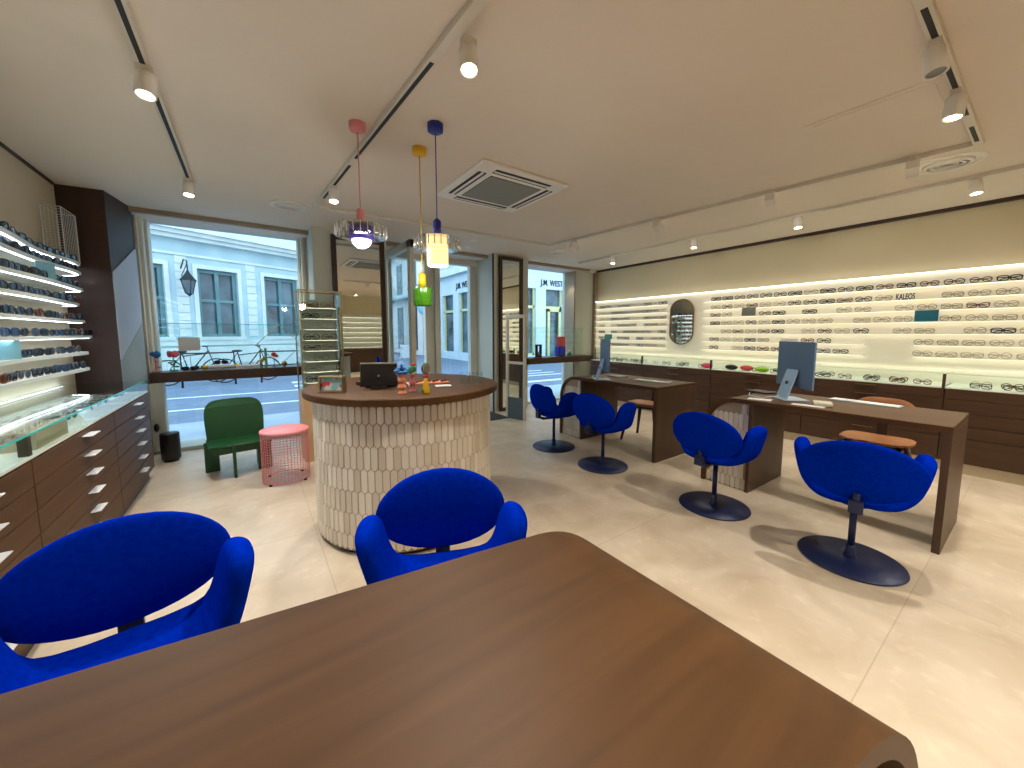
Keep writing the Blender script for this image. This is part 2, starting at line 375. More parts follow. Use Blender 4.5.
spot_head('white box spotlight on the slim track by the small far vent', (3.62, 3.75), (5.7, 3.95, 1.5), power=8, box=True, cone=80)
for y, lb in ((.45, 'lit small spotlight on the wall-side track, the one nearest the big round vent'), (1.65, 'lit small spotlight on the wall-side track above the nearer computer desk'),
              (2.80, 'lit small spotlight on the wall-side track above the oval mirror'), (4.15, 'lit small spotlight on the wall-side track, the one nearest the shop window')):
    spot_head(lb, (4.86, y), (4.65, y-.25, 0), power=34, drop=.05)
# unseen fill spotlights added behind the camera to brighten the room
spot_head('unseen fill spotlight added on the track behind the walnut table', (.90, -.35), (.6, -.5, 0), power=60)
for x, y in ((2.6, -1.6), (4.6, -1.4), (.2, -2.0)):
    spot_head('unseen fill spotlight added on the ceiling at the back of the shop', (x, y), (x+.1, y+.4, 0), power=80, cone=120)

def downlight(label, x, y, z):
    t = thing('downlight', label, 'downlight', (x, y, z), 0, 'small recessed downlights')
    MB().lathe([(.028, -.001), (.045, -.001), (.045, -.006), (.028, -.006)], n=20).build('ring', 'white', t)
    MB().lathe([(0, -.003), (.029, -.003)], n=20).build('lamp_face', 'lampsm', t)
    lamp_light('down_beam', 'SPOT', (0, 0, -.02), 8, WARM, t, .03, 90, .6, aim=(0, 0, -1))
SO = H-.045
downlight('small lit downlight over the flower ornaments in the left shop window', -.33, 5.52, SO)
downlight('small lit downlight over the diamond ornament in the left shop window', .30, 5.52, SO)
downlight('small lit downlight above the window ledge with the blue block, beside the tall mirror', 4.47, 5.52, SO)
downlight('small lit downlight above the window ledge with the blue block, beside the pale pier', 5.10, 5.52, SO)
downlight('larger of the two lit downlights just inside the entrance', 2.58, 4.62, H)
downlight('smaller lit downlight closest to the entrance door', 2.68, 5.0, H)

def vent(label, x, y, r):
    t = thing('ceiling_vent', label, 'vent', (x, y, H), 0, 'round ceiling vents')
    MB().lathe([(r, 0), (r, -.006), (r*.82, -.014), (r*.8, -.004)], n=36).build('outer_ring', 'white', t)
    m = MB()
    for k in (.70, .50, .30):
        m.lathe([(r*k, -.006), (r*k*.93, -.020), (r*k*.78, -.022), (r*k*.86, -.006)], n=36)
    m.build('diffuser_cone', 'white', t)
    MB().lathe([(0, -.002), (r*.8, -.002)], n=36).build('duct_opening', 'slot', t)
vent('round white ceiling vent near the left shop window', .384, 4.45, .17)
vent('large round white ceiling vent near the beige wall', 4.34, .55, .19)
vent('small round white ceiling vent in front of the far right window', 4.0, 4.5, .15)
# cassette air conditioner
t = thing('air_conditioner', 'square white ceiling cassette air conditioner with grey grille', 'air conditioner', (1.87, 2.87, H))
MB().box(-.42, .42, -.42, .42, -.03, 0).build('panel', 'white', t, bevel=.01)
MB().box(-.25, .25, -.25, .25, -.038, -.03).build('grille', mat('ac_grille', (128, 132, 128), .7), t)
for i in range(4):
    a = i*pi/2; m = MB().box(-.27, .27, .30, .37, -.033, -.028)
    m.xf(Matrix.Rotation(a, 4, 'Z')).build('air_slot', 'slot', t)
for i in range(4):
    m = MB().box(-.27, .27, .325, .345, -.038, -.031); m.xf(Matrix.Rotation(i*pi/2, 4, 'Z')).build('louvre', 'white', t)
t = thing('ceiling_hatch', 'flat square access hatch in the ceiling beside a spotlight track', 'access hatch', (3.08, .69, H))
MB().box(-.22, .22, -.28, .28, -.004, 0).build('hatch_frame', 'ceil', t)
MB().box(-.19, .19, -.25, .25, -.008, -.003).build('panel', 'ceil', t, bevel=.002)

# ------------------------------------------------------------------ pendants
def ring_disc(r, z0, z1):
    m = MB(); n = 144; prof = [(r*.35, z1), (r*.93, z1), (r, z1-.006), (r, z0+.006), (r*.93, z0), (r*.35, z0)]
    m.lathe(prof, n=n, star=.025, stark=24); return m
def disc_ribs(r, z0, z1):
    m = MB()
    for i in range(24):
        a = 2*pi*i/24; m.tube([(r*1.0*cos(a), r*1.0*sin(a), z0+.004), (r*1.0*cos(a), r*1.0*sin(a), z1-.004)], .0030, 6)
    return m
def pendant(name, label, x, y, zc, cm, cordm, capm):
    t = thing(name, label, 'pendant lamp', (x, y, H), 0, 'glass pendant lamps over the counter')
    m = MB().lathe([(0, 0), (.048, 0), (.048, -.040), (.043, -.045), (0, -.045)], n=16, star=.03, stark=8); m.build('canopy', cm, t)
    MB().cyl(0, 0, zc-H+.07, -.05, .0035, 8).build('cord', cordm, t)
    MB().lathe([(.010, zc-H+.10), (.025, zc-H+.085), (.027, zc-H), (.0, zc-H)], n=16).build('cap', capm, t)
    return t
t = pendant('pendant_lamp', 'pendant lamp with pink cord, purple collar and white glowing globe', .60, 2.50, 1.975, 'pink', 'pink', 'pink')
disc_ribs(.152, 1.90-H, 1.97-H).build('glass_ribs', 'ribpale', ring_disc(.152, 1.90-H, 1.97-H).build('glass_disc', 'ribglass', t))
MB().lathe([(0, 1.965-H), (.072, 1.965-H), (.072, 1.885-H), (0, 1.885-H)], n=28).build('collar', 'purple', t)
MB().lathe([(0, 1.835-H), (.02, 1.837-H), (.04, 1.847-H), (.055, 1.866-H), (.058, 1.886-H)], n=28).build('globe', 'globe', t)
lamp_light('globe_light', 'POINT', (0, 0, 1.80-H), 4, (.9, .9, 1), t, .05)
t = pendant('pendant_lamp', 'pendant lamp with dark blue cord and glowing cream cylinder shade', .99, 2.24, 1.915, 'bluep', 'bluep', 'bluep')
disc_ribs(.142, 1.83-H, 1.895-H).build('glass_ribs', 'ribpale', ring_disc(.142, 1.83-H, 1.895-H).build('glass_disc', 'ribglass', t))
MB().lathe([(0, 1.912-H), (.064, 1.912-H), (.066, 1.90-H), (.066, 1.735-H), (.060, 1.728-H), (0, 1.73-H)], n=32).build('shade', 'shade', t)
lamp_light('shade_light', 'POINT', (0, 0, 1.69-H), 6, WARM, t, .05)
t = pendant('pendant_lamp', 'pendant lamp with yellow cord and green ribbed glass shade', 1.02, 2.58, 1.635, 'yellow', 'yellow', 'yellow')
MB().lathe([(0, 1.63-H), (.060, 1.63-H), (.062, 1.62-H), (.062, 1.51-H), (.055, 1.50-H), (0, 1.50-H)], n=96, star=.03, stark=20).build('shade', 'green_glass', t)
MB().lathe([(.076, 1.645-H), (.079, 1.64-H), (.079, 1.535-H), (.076, 1.53-H)], n=96, star=.02, stark=24).build('outer_glass', 'clear', t)

# ------------------------------------------------------------------ tiles
def hex_tile(fn, u, v, w, h, p, m):
    out = [(0, h/2), (w/2, h/2-p), (w/2, -h/2+p), (0, -h/2), (-w/2, -h/2+p), (-w/2, h/2-p)]
    k = .86; base = [fn(u+a, v+b, 0) for a, b in out]; top = [fn(u+a*k, v+b*(1-(1-k)*.35), .004) for a, b in out]
    m.add(base+top, [(6, 7, 8, 9, 10, 11)]+[(i, (i+1) % 6, 6+(i+1) % 6, 6+i) for i in range(6)])
def clip_tiles(fn, u0, u1, v0, v1, w, h, p, ok=None):
    m = MB(); gap = .004; pitch = h-p; r = 0; v = v0+h*.2
    while v-h/2 < v1:
        off = (w/2 if r % 2 else 0); u = u0+off
        while u < u1-1e-6:
            hh = min(v+h/2, v1)-max(v-h/2, v0)
            if hh > p*1.6 and (ok is None or ok(u, v)):
                vc = (min(v+h/2, v1)+max(v-h/2, v0))/2
                hex_tile(fn, u, vc, w-gap, hh-gap*.6, min(p, hh/2.2), m)
            u += w
        v += pitch; r += 1
    return m

# ------------------------------------------------------------------ round counter
CX, CY, CR = .90, 2.63, .602
t = thing('reception_counter', 'round reception counter clad in cream picket tiles with a walnut top', 'counter', (CX, CY, 0))
MB().cyl(0, 0, 0, .03, CR-.03, 64).build('plinth', 'column', t)
MB().cyl(0, 0, .03, .905, CR-.004, 96).build('body', 'grout', t)
def cylfn(u, v, o): a = u/CR; return ((CR-.003+o)*cos(a), (CR-.003+o)*sin(a), v)
NT = 88; wt = 2*pi*CR/NT
clip_tiles(cylfn, 0, 2*pi*CR-.001, .03, .905, wt, .150, .016).build('tiling', 'tile', t, recalc=False)
TR = .655
MB().lathe([(0, .905), (TR-.006, .905), (TR, .911), (TR, .944), (TR-.006, .95), (0, .95)], n=96, smooth=False).build('countertop', 'walnut_y', t)

# ------------------------------------------------------------------ desks
def desk(name, label, L, D, r, th, H2, loc, rz, shear=0, grain='walnut'):
    """u runs 0 (square end) .. L (curved end); v 0 = customer side .. D. local x=u, y=v"""
    t = thing(name, label, 'desk', loc, rz, 'walnut waterfall desks')
    def sh(m):
        if shear: m.v = [(x, y+shear*(L-x), z) for x, y, z in m.v]
        return m
    n = 14; out = [(0, H2)]; inn = []
    for i in range(n+1):
        a = pi/2*i/n; out.append((L-r+r*sin(a), H2-r+r*cos(a)))
    out.append((L, 0)); out.append((L-th, 0))
    ri = r-th
    for i in range(n, -1, -1):
        a = pi/2*i/n; out.append((L-r+ri*sin(a), H2-r+ri*cos(a)))
    out.append((0, H2-th))
    m = MB()
    k = len(out); vs = [(a, 0, b) for a, b in out]+[(a, D, b) for a, b in out]
    m.add(vs, [tuple(range(k)), tuple(range(k, 2*k))[::-1]])
    m.add(vs, [(i, k+i, k+(i+1) % k, (i+1) % k) for i in range(k)], True)
    o = sh(m).build('desktop', grain, t, recalc=True)
    o.data.polygons.foreach_set('use_smooth', [False]*len(o.data.polygons))
    for p in o.data.polygons:
        c = p.center
        if len(p.vertices) == 4 and c.x > L-r+.002 and abs(p.normal.y) < .5: p.use_smooth = True
    b = o.modifiers.new('b', 'BEVEL'); b.width = .003; b.segments = 2; b.limit_method = 'ANGLE'; b.angle_limit = rad(60)
    sh(MB().box(0, th, 0, D, 0, H2-th)).build('side_panel', 'walnut_v', t, bevel=.002)
    pb = .355                                      # pedestal width from the curved end
    ped = MB().box(L-th-pb, L-th-pb+.025, .0, D-.02, 0, H2-th-.001)
    sh(ped).build('pedestal_panel', 'walnut_v', t, bevel=.002)
    # front infill of the pedestal, tiled, following the curve
    pts = [(L-th-pb+.026, 0), (L-th-.001, 0)]
    for i in range(n, -1, -1):
        a = pi/2*i/n; x = L-r+(ri-.001)*sin(a)
        if x > L-th-pb+.03: pts.append((x, H2-r+(ri-.001)*cos(a)))
    pts.append((L-th-pb+.026, H2-th-.001))
    sh(MB().prism(pts, .018, .03, 'xz')).build('front_infill', 'grout', t)
    def inside(u, v):
        for du in (-.02, .02):
            for dv in (-.05, .05):
                x, z = u+du, v+dv
                if x < L-th-pb+.024: return False
                if x > L-th: return False
                if z > H2-r and x > L-r:
                    if math.hypot(x-(L-r), z-(H2-r)) > ri: return False
        return True
    mt = clip_tiles(lambda u, v, o: (u, .0175-o, v), L-th-pb+.046, L-th, .0, H2-th-.004, .0405, .150, .014, inside)
    sh(mt).build('tiling', 'tile', t)
    return t
desk('walnut_desk', 'walnut desk with a curved end and tiled pedestal, farthest from the camera', 1.42, .69, .27, .035, .77, (3.28, 2.20, 0), pi/2)
desk('walnut_desk', 'walnut desk holding the large silver monitor seen from behind', 1.44, .69, .27, .035, .77, (3.28, .285, 0), pi/2)
for o in [o for o in bpy.data.objects if o.name.startswith('walnut_desk')]:
    # local x runs along +Y of the world; depth must run towards +X: mirror v
    o.scale = (1, -1, 1)
nd = desk('walnut_desk', 'big walnut table filling the foreground, rounded at its outer end', 1.45, .655, .26, .035, .77, (-.585, .722, 0), 0, shear=-.115, grain='walnut')
nd.scale = (1, -1, 1)
for o in nd.children:
    pass

# ------------------------------------------------------------------ blue chairs
def interp(tab, s):
    for i in range(len(tab)-1):
        if s <= tab[i+1][0]:
            a, b = tab[i], tab[i+1]; f = (s-a[0])/(b[0]-a[0]); f = f*f*(3-2*f) if False else f
            return [a[j]+(b[j]-a[j])*f for j in range(1, len(a))]
    return list(tab[-1][1:])
def blue_chair(label, loc, rz):
    t = thing('blue_swivel_chair', label, 'chair', loc, rz, 'blue petal chairs on disc bases')
    # seat with petal arms: sections along the bow from one arm tip to the other
    tab = [  # s, x, z, ycentre, half depth, half thickness
        (0.00, .000, .395, -.03, .200, .040), (0.20, .085, .395, -.03, .198, .040), (.36, .150, .405, -.025, .185, .040),
        (.48, .192, .432, -.025, .160, .041), (.58, .218, .474, -.02, .140, .041), (.68, .234, .522, -.02, .132, .041), (.78, .246, .572, -.025, .130, .041),
        (.87, .256, .614, -.03, .120, .041), (.94, .265, .645, -.035, .094, .037), (.98, .271, .662, -.04, .060, .027), (1.0, .273, .668, -.04, .015, .010)]
    N = 26; cs = 18; vs = []; secs = []
    def P(s):
        q = interp(tab, abs(s)); return [q[0]*(1 if s >= 0 else -1), q[1], q[2], q[3], q[4]]
    ss = [-1+2*i/(2*N) for i in range(2*N+1)]
    for s in ss:
        x, z, yc, w, h = P(s); e = .02; a = P(max(-1, s-e)); b = P(min(1, s+e))
        d = Vector((b[0]-a[0], 0, b[1]-a[1])).normalized(); nrm = Vector((-d.z, 0, d.x))
        dish = -.015*max(0, 1-abs(s)/.5)
        for j in range(cs):
            th = 2*pi*j/cs; cy = math.copysign(abs(cos(th))**.75, cos(th)); cz = math.copysign(abs(sin(th))**.9, sin(th))
            v = Vector((x, yc+w*cy, z))+nrm*(h*cz+(dish*(1-cy*cy) if cz > 0 else 0)); vs.append(tuple(v))
    fs = []; K = len(ss)
    for i in range(K-1):
        for j in range(cs): fs.append((i*cs+j, i*cs+(j+1) % cs, (i+1)*cs+(j+1) % cs, (i+1)*cs+j))
    fs.append(tuple(range(cs))); fs.append(tuple((K-1)*cs+j for j in range(cs)))
    MB().add(vs, fs, True).build('seat', 'felt', t, sub=1)
    # oval backrest, slightly curved round the sitter and reclined
    m = MB().ell((0, 0, 0), .262, .036, .165, 40, 20); nv = []
    for x, y, z in m.v:
        k = 1-(x/.262)**2
        yy = y*(1.15)-.55*x*x; zz = z*cos(.1); nv.append((x, .197+yy+z*sin(.1), .580+zz))
    m.v = nv; m.build('backrest', 'felt', t)
    MB().tube([(0, .13, .345), (0, .185, .36), (0, .212, .40), (0, .215, .47)], .016, 8).box(-.03, .03, .195, .235, .36, .43).build('back_bracket', 'navy', t, bevel=.003)
    MB().cyl(0, 0, .345, .368, .085, 24).box(-.02, .02, -.12, .16, .335, .352).build('seat_plate', 'navy', t)
    MB().cyl(0, 0, .02, .35, .0165, 16).lathe([(.030, .012), (.030, .03), (.024, .045), (.022, .085), (.0165, .09)], n=20).build('stem', 'navy', t)
    MB().lathe([(0, .0), (.238, .0), (.243, .004), (.240, .011), (.05, .022), (0, .022)], n=56).build('disc_base', 'navy', t)
    return t
blue_chair('blue felt petal chair facing the foreground table, cropped by the frame edge', (-.33, 1.39, 0), rad(8))
blue_chair('blue felt petal chair between the foreground table and the round tiled counter', (.55, 1.23, 0), rad(-22))
blue_chair('blue felt petal chair farthest away, seen partly from the side by the tiled desk end', (2.82, 3.21, 0), rad(84))
blue_chair('blue felt petal chair pulled up to the farther desk, its oval back turned to us', (2.805, 2.46, 0), rad(92))
blue_chair('blue felt petal chair by the tiled pedestal of the nearer desk', (2.828, 1.378, 0), rad(87))
blue_chair('blue felt petal chair seen squarely from behind, casting a round floor shadow', (2.793, .576, 0), rad(103))

# ------------------------------------------------------------------ employee chairs
def wood_chair(label, loc, rz, bz=.705):
    t = thing('wooden_chair', label, 'chair', loc, rz, 'plywood office chairs behind the desks')
    m = MB(); n = 20; top = []; 
    pts = []
    for i in range(n):
        a = 2*pi*i/n; pts.append((.22*math.copysign(abs(cos(a))**.6, cos(a)), .21*math.copysign(abs(sin(a))**.6, sin(a))))
    vs = []
    for z, k in ((.435, .93), (.44, 1), (.455, 1), (.46, .95)):
        for x, y in pts: vs.append((x*k, y*k, z+.10*x*x-.03*y))
    fs = [tuple(range(n))[::-1], tuple(range(3*n, 4*n))]+[(q*n+i, q*n+(i+1) % n, (q+1)*n+(i+1) % n, (q+1)*n+i) for q in range(3) for i in range(n)]
    MB().add(vs, fs).build('seat', 'oak', t, bevel=.002)
    # curved back rail
    vs = []; fs = []; K = 16
    for i in range(K+1):
        x = -.175+.35*i/K; y = .215-.9*x*x*.7; hh = .052*(1-(abs(x)/.18)**4)+.010
        for dy in (-.007, .007):
            for dz in (-hh, hh): vs.append((x, y+dy, bz+dz))
    for i in range(K):
        a = i*4; b = a+4; fs += [(a, a+1, b+1, b), (a+2, b+2, b+3, a+3), (a+1, a+3, b+3, b+1), (a, b, b+2, a+2)]
    fs += [(0, 2, 3, 1), (K*4, K*4+1, K*4+3, K*4+2)]
    MB().add(vs, fs, True).build('backrest', 'oak', t)
    MB().bar((0, .19, .44), (0, .225, bz+.015), .07, .014, (0, 1, 0)).build('back_support', 'column', t, bevel=.002)
    for sx in (-1, 1):
        for sy in (-1, 1):
            MB().tube([(sx*.15, sy*.14, .44), (sx*.22, sy*.21, 0)], [.024, .014], 10).build('leg', 'column', t)
    MB().bar((-.15, -.14, .42), (.15, -.14, .42), .03, .03).bar((-.15, .14, .42), (.15, .14, .42), .03, .03).bar((0, -.14, .42), (0, .14, .42), .03, .03).build('under_frame', 'column', t)
    return t
wood_chair('light plywood chair behind the desk with the large monitor', (4.15, .76, 0), rad(-88))
wood_chair('plywood chair with dark tapered legs tucked behind the farther desk', (3.95, 2.78, 0), rad(-80), .63)

# ------------------------------------------------------------------ desk items
def monitor(label, loc, rz, w, h):
    t = thing('desktop_monitor', label, 'monitor', loc, rz, 'desktop monitors')   # screen faces local +y, back faces -y
    MB().box(-w/2, w/2, -.006, .008, .10, .10+h).build('housing', 'silver', t, bevel=.004)
    MB().box(-w/2+.006, w/2-.006, .008, .0095, .16, .095+h).build('screen', 'black', t)
    m = MB().bar((0, -.012, .245), (0, -.085, .010), .14, .012, (0, 1, 0)); m.build('stand_arm', 'silver_l', t, bevel=.002)
    MB().cyl(0, 0, 0, .007, .014, 16).xf(Matrix.Translation((0, -.052, .137)) @ Matrix.Rotation(rad(72), 4, 'X')).build('cable_hole', 'black', t)
    MB().box(-.10, .10, -.12, .07, 0, .006).build('stand_foot', 'silver_l', t, bevel=.002)
    return t
monitor('silver monitor on the nearer desk, its wide back panel towards the room', (3.635, 1.185, .77), rad(-131), .46, .37)
monitor('slim silver monitor on the farther desk, seen almost edge-on', (3.37, 2.96, .77), rad(-126), .46, .37)
def keyboard(label, loc, rz, w=.42):
    t = thing('keyboard', label, 'keyboard', loc, rz, 'white keyboards on the desks')
    MB().box(-w/2, w/2, -.055, .055, 0, .008).build('base', 'silver_l', t, bevel=.002)
    m = MB()
    for r in range(5):
        k = 14
        for i in range(k):
            x = -w/2+.008+(w-.016)*(i+.08)/k; m.box(x, x+(w-.016)/k*.84, -.049+.0195*r, -.033+.0195*r, .008, .011)
    m.build('keys', 'white', t)
keyboard('white keyboard beside the large silver monitor', (3.87, .80, .77), rad(84))
keyboard('white keyboard on the farther desk', (3.66, 2.52, .77), rad(96))
def sheet(label, pts, z, m='paper', name='paper_sheet', group=None, th=.0015):
    tag(MB().prism(pts, z, z+th).build(name, m), label, 'paper', group)
sheet('white paper sheet near the curved end of the nearer desk', [(3.33, 1.40), (3.36, 1.24), (3.45, 1.26), (3.42, 1.42)], .7705)
sheet('white leaflet lying in front of the monitor stand', [(3.34, 1.10), (3.36, .90), (3.43, .91), (3.42, 1.11)], .7705)
def notebook(label, c, rz, w, d, h, m):
    o = MB().box(-w/2, w/2, -d/2, d/2, 0, h).build('notebook', m, bevel=.003); o.location = c; o.rotation_euler = (0, 0, rz); tag(o, label, 'notebook')
notebook('cream notebook stacked beside the monitor foot on the nearer desk', (3.50, .95, .772), rad(20), .15, .11, .022, 'clearframe')
notebook('dark folder lying by the monitor cables on the nearer desk', (3.80, 1.48, .772), rad(70), .20, .14, .012, 'slot')
notebook('grey tray lying on the far desk beside the slim monitor', (3.72, 3.05, .772), rad(80), .20, .16, .01, 'greycard')
# cables
def cable(label, pts, r=.004, m='paper'):
    tag(MB().tube(pts, r, 6).build('cable', m), label, 'cable')
def arc(p, q, hgt, n=12, sway=.0):
    p = Vector(p); q = Vector(q); return [tuple(p.lerp(q, i/n)+Vector((sway*sin(pi*i/n), 0, hgt*sin(pi*i/n)))) for i in range(n+1)]
cable('white cable running from the large monitor across the desk', [(3.52, 1.24, .80), (3.46, 1.34, .775), (3.5, 1.46, .775), (3.66, 1.52, .775)])
cable('thin white cable trailing behind the slim monitor', [(3.40, 2.95, .80), (3.34, 3.10, .775), (3.42, 3.2, .775), (3.5, 3.24, .775)])

# ------------------------------------------------------------------ eyewear
def rim(m, cx, w, h, kind, r, z0=0, seg=14):
    pts = []
    for i in range(seg):
        a = 2*pi*i/seg; e = {'round': 1.0, 'square': .6, 'cat': .75}[kind]
        x = w*math.copysign(abs(cos(a))**e, cos(a)); z = h*math.copysign(abs(sin(a))**e, sin(a))
        if kind == 'cat' and z > 0: z += .006*(x*math.copysign(1, cx))/w
        pts.append((cx+x, 0, z+z0))
    m.tube(pts, r, 5, closed=True); return pts
def glasses_mesh(name, kind, fm, lm=None, r=.0023, w=.025, h=.020, temples='folded'):
    """front lies in the xz plane, facing -y, resting at z=0"""
    m = MB(); c = .034; z0 = h+r
    outl = [rim(m, -c, w, h, kind, r, z0), rim(m, c, w, h, kind, r, z0)]
    m.tube([(-c+w, 0, z0+.006), (0, -.002, z0+.009), (c-w, 0, z0+.006)], r, 5)
    for s in (-1, 1):
        hx = s*(c+w+.002)
        if temples == 'folded': pts = [(hx, 0, z0+.009), (hx, .006, z0+.009), (-s*.03, .012, z0-.002), (-s*.055, .013, r)]
        else: pts = [(hx, 0, z0+.009), (hx+s*.003, .02, z0+.009), (hx, .10, z0+.006), (hx-s*.004, .135, r+.002)]
        m.tube(pts, r*.85, 5)
    frame_v = m
    lens = []
    for pts in outl:
        l = MB(); k = len(pts); cc = (sum(p[0] for p in pts)/k, 0, sum(p[2] for p in pts)/k)
        vs = [(p[0]*.97+cc[0]*.03, -.0006, p[2]) for p in pts]+[(cc[0], -.003, cc[2])]
        l.add(vs, [((i+1) % k, i, k) for i in range(k)], True); lens.append(l)
    return frame_v, lens
def proto_frame(kind, fm, r, w, h):      # one-mesh pair, mesh data shared by copies
    m, _ = glasses_mesh('', kind, fm, r=r*1.35, w=w*1.1, h=h*1.12)
    o = m.build('eyeglasses', fm); me = o.data; bpy.data.objects.remove(o); return me
EG = [proto_frame('round', 'black', .0024, .024, .021), proto_frame('square', 'black', .0030, .027, .018), proto_frame('round', 'goldm', .0015, .025, .022),
      proto_frame('cat', 'tortoise', .0027, .026, .018), proto_frame('square', 'clearframe', .0026, .026, .019), proto_frame('round', 'tortoise', .0025, .023, .020),
      proto_frame('square', 'navy', .0024, .026, .018), proto_frame('round', 'clearframe', .0022, .025, .022)]
EGN = ['round black', 'square black', 'thin gold', 'brown cat-eye', 'square clear', 'round tortoiseshell', 'square navy', 'round clear']
def sung_proto(kind, fm, lm, r, w, h):
    m, lens = glasses_mesh('', kind, fm, r=r, w=w, h=h, temples='open')
    f = m.build('frame', fm); out = [f.data]; bpy.data.objects.remove(f)
    for l in lens:
        o = l.build('lens', lm); out.append(o.data); bpy.data.objects.remove(o)
    return out
SG = [sung_proto('square', 'black', 'lensdark', .0036, .028, .021), sung_proto('round', 'tortoise', 'lensbrown', .0032, .026, .023),
      sung_proto('cat', 'black', 'lensdark', .0040, .028, .020), sung_proto('square', 'navy', 'lensblue', .0034, .028, .021), sung_proto('round', 'goldm', 'lensblue', .0018, .027, .024)]
SGN = ['black square sunglasses', 'brown round sunglasses', 'black cat-eye sunglasses', 'navy sunglasses with pale blue lenses', 'gold-rimmed sunglasses with pale blue lenses']
ORD = ['topmost', 'second', 'third', 'fourth', 'fifth', 'sixth', 'seventh', 'lowest']
def put_eg(k, loc, rz, label, group, s=1.0, rx=0):
    o = bpy.data.objects.new('eyeglasses', EG[k]); COL.objects.link(o); o.location = loc; o.rotation_euler = (rx, 0, rz); o.scale = (s, s, s)
    return tag(o, label, 'eyeglasses', group)
def put_sg(k, loc, rz, label, group, s=1.0):
    t = thing('sunglasses', label, 'sunglasses', loc, rz, group); t.scale = (s, s, s)
    for n_, me in zip(('frame', 'lens', 'lens'), SG[k]):
        o = bpy.data.objects.new(n_, me); COL.objects.link(o); o.parent = t
    return t

# ------------------------------------------------------------------ right display wall
RZ = [1.925, 1.796, 1.670, 1.553, 1.431, 1.306, 1.186, 1.065]
XW = 5.9
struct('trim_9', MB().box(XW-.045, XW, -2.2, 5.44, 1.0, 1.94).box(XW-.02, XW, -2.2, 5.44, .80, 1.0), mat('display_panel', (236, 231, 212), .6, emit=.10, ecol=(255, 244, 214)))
tag(MB().box(XW-.075, XW-.045, -2.2, 5.44, 1.933, 1.943).build('light_strip', 'ledtop'), 'long bright light strip along the top of the eyeglasses display', 'light strip')
bays = [(3.76, 5.40, 'beside the window pier'), (-1.0, 3.16, 'in the long bay')]
shelfproto = {}
for bi, (y0, y1, bn) in enumerate(bays):
    for k, z in enumerate(RZ[1:]):
        segs = [(y0, y1)] if not (bi == 1 and k >= 5) else [(y0, .86), (1.24, y1)]
        for si, (a, b) in enumerate(segs):
            where = ('between the oval mirror and the window pier' if bi == 0 else ('in the long bay' if len(segs) == 1 else ('short piece at the cropped end' if si == 0 else 'piece next to the oval mirror')))
            t = thing('display_ledge', '%s thin lit ledge of the eyeglasses wall, %s' % (ORD[k] if k < 6 else 'lowest', where), 'ledge', (XW-.045, a, z), 0, 'lit ledges of the eyeglasses wall')
            MB().box(-.045, 0, 0, b-a, -.008, 0).build('shelf_board', 'shelfacr', t)
            MB().box(-.040, -.014, .01, b-a-.01, -.0100, -.008).build('led_strip', 'ledwarm', t)
for bi, (y0, y1, bn) in enumerate(bays):
    for k, z in enumerate(RZ[1:]):
        y = y0+.10
        while y < y1-.08:
            rnd = random.random(); skip = False
            if bi == 1 and y < -.25: skip = True
            if bi == 1 and k >= 5 and .82 < y < 1.30: skip = True
            if bi == 1 and k == 1 and .84 < y < 1.06: skip = True          # lettering
            if bi == 1 and k == 3 and .62 < y < .92: skip = True           # teal card
            if bi == 1 and k == 2 and 2.32 < y < 2.66: skip = True         # grey card
            if bi == 1 and k == 5 and 1.82 < y < 2.14: skip = True         # white sign
            if bi == 0 and k == 5 and 4.88 < y < 5.16: skip = True
            if random.random() < .05: skip = True
            if not skip:
                v = random.choice([0, 1, 2, 3, 4, 5, 7, 7, 2] if not (bi == 1 and k in (5, 6) and y < 1.3) else [7, 4, 7, 4, 2])
                if k == 0: v = random.choice([0, 1, 1, 0, 5, 2])
                if bi == 0: v = random.choice([0, 1, 1, 3, 5, 6, 2, 7])
                if bi == 1 and k == 6 and 1.4 < y < 1.9: v = 6
                bay = 'beyond the oval mirror' if bi == 0 else ('near the oval mirror' if y > 1.6 else 'above the desk end of the wall')
                rown = ORD[k] if k < 6 else 'lowest'
                put_eg(v, (XW-.045-.026, y, z), rad(-90)+random.uniform(-.1, .1), '%s eyeglasses on the %s wall ledge, %s' % (EGN[v], rown, bay),
                       '%s eyeglasses on %s ledge %s' % (EGN[v], rown, bay), 1.12)
            y += .168 if bi == 1 else .150
# cards and lettering on the wall
def card(label, y0, y1, z0, z1, m, x=XW-.092):
    o = MB().box(x-.004, x, y0, y1, z0, z1).build('brand_card', m); return tag(o, label, 'sign')
card('dark teal card on the eyeglasses wall', .69, .86, 1.433, 1.545, 'teal')
card('grey card on the eyeglasses wall near the oval mirror', 2.40, 2.58, 1.555, 1.665, 'greycard')
card('long white card on the sixth ledge above the large monitor', 1.88, 2.07, 1.188, 1.235, 'paper')
card('small teal card on the ledge above the slim monitor', 4.93, 5.11, 1.188, 1.285, mat('teal_light', (70, 150, 140), .5))
def text(s, name, label, cat, loc, rot, size, m, ext=.002, parent=None, align='CENTER', sx=1):
    c = bpy.data.curves.new(name, 'FONT'); c.body = s; c.size = size; c.extrude = ext; c.align_x = align; c.align_y = 'BOTTOM_BASELINE'
    c.offset = size*.006 if size > .2 else size*.02; c.materials.append(M[m])
    o = bpy.data.objects.new(name, c); COL.objects.link(o); o.location = loc; o.rotation_euler = rot; o.scale = (sx, 1, 1)
    bpy.context.view_layer.update()
    me = bpy.data.meshes.new_from_object(o.evaluated_get(bpy.context.evaluated_depsgraph_get())); bpy.data.objects.remove(o)
    o = bpy.data.objects.new(name, me); COL.objects.link(o); o.location = loc; o.rotation_euler = rot; o.scale = (sx, 1, 1)
    if parent is not None: o.parent = parent
    elif label: tag(o, label, cat)
    return o
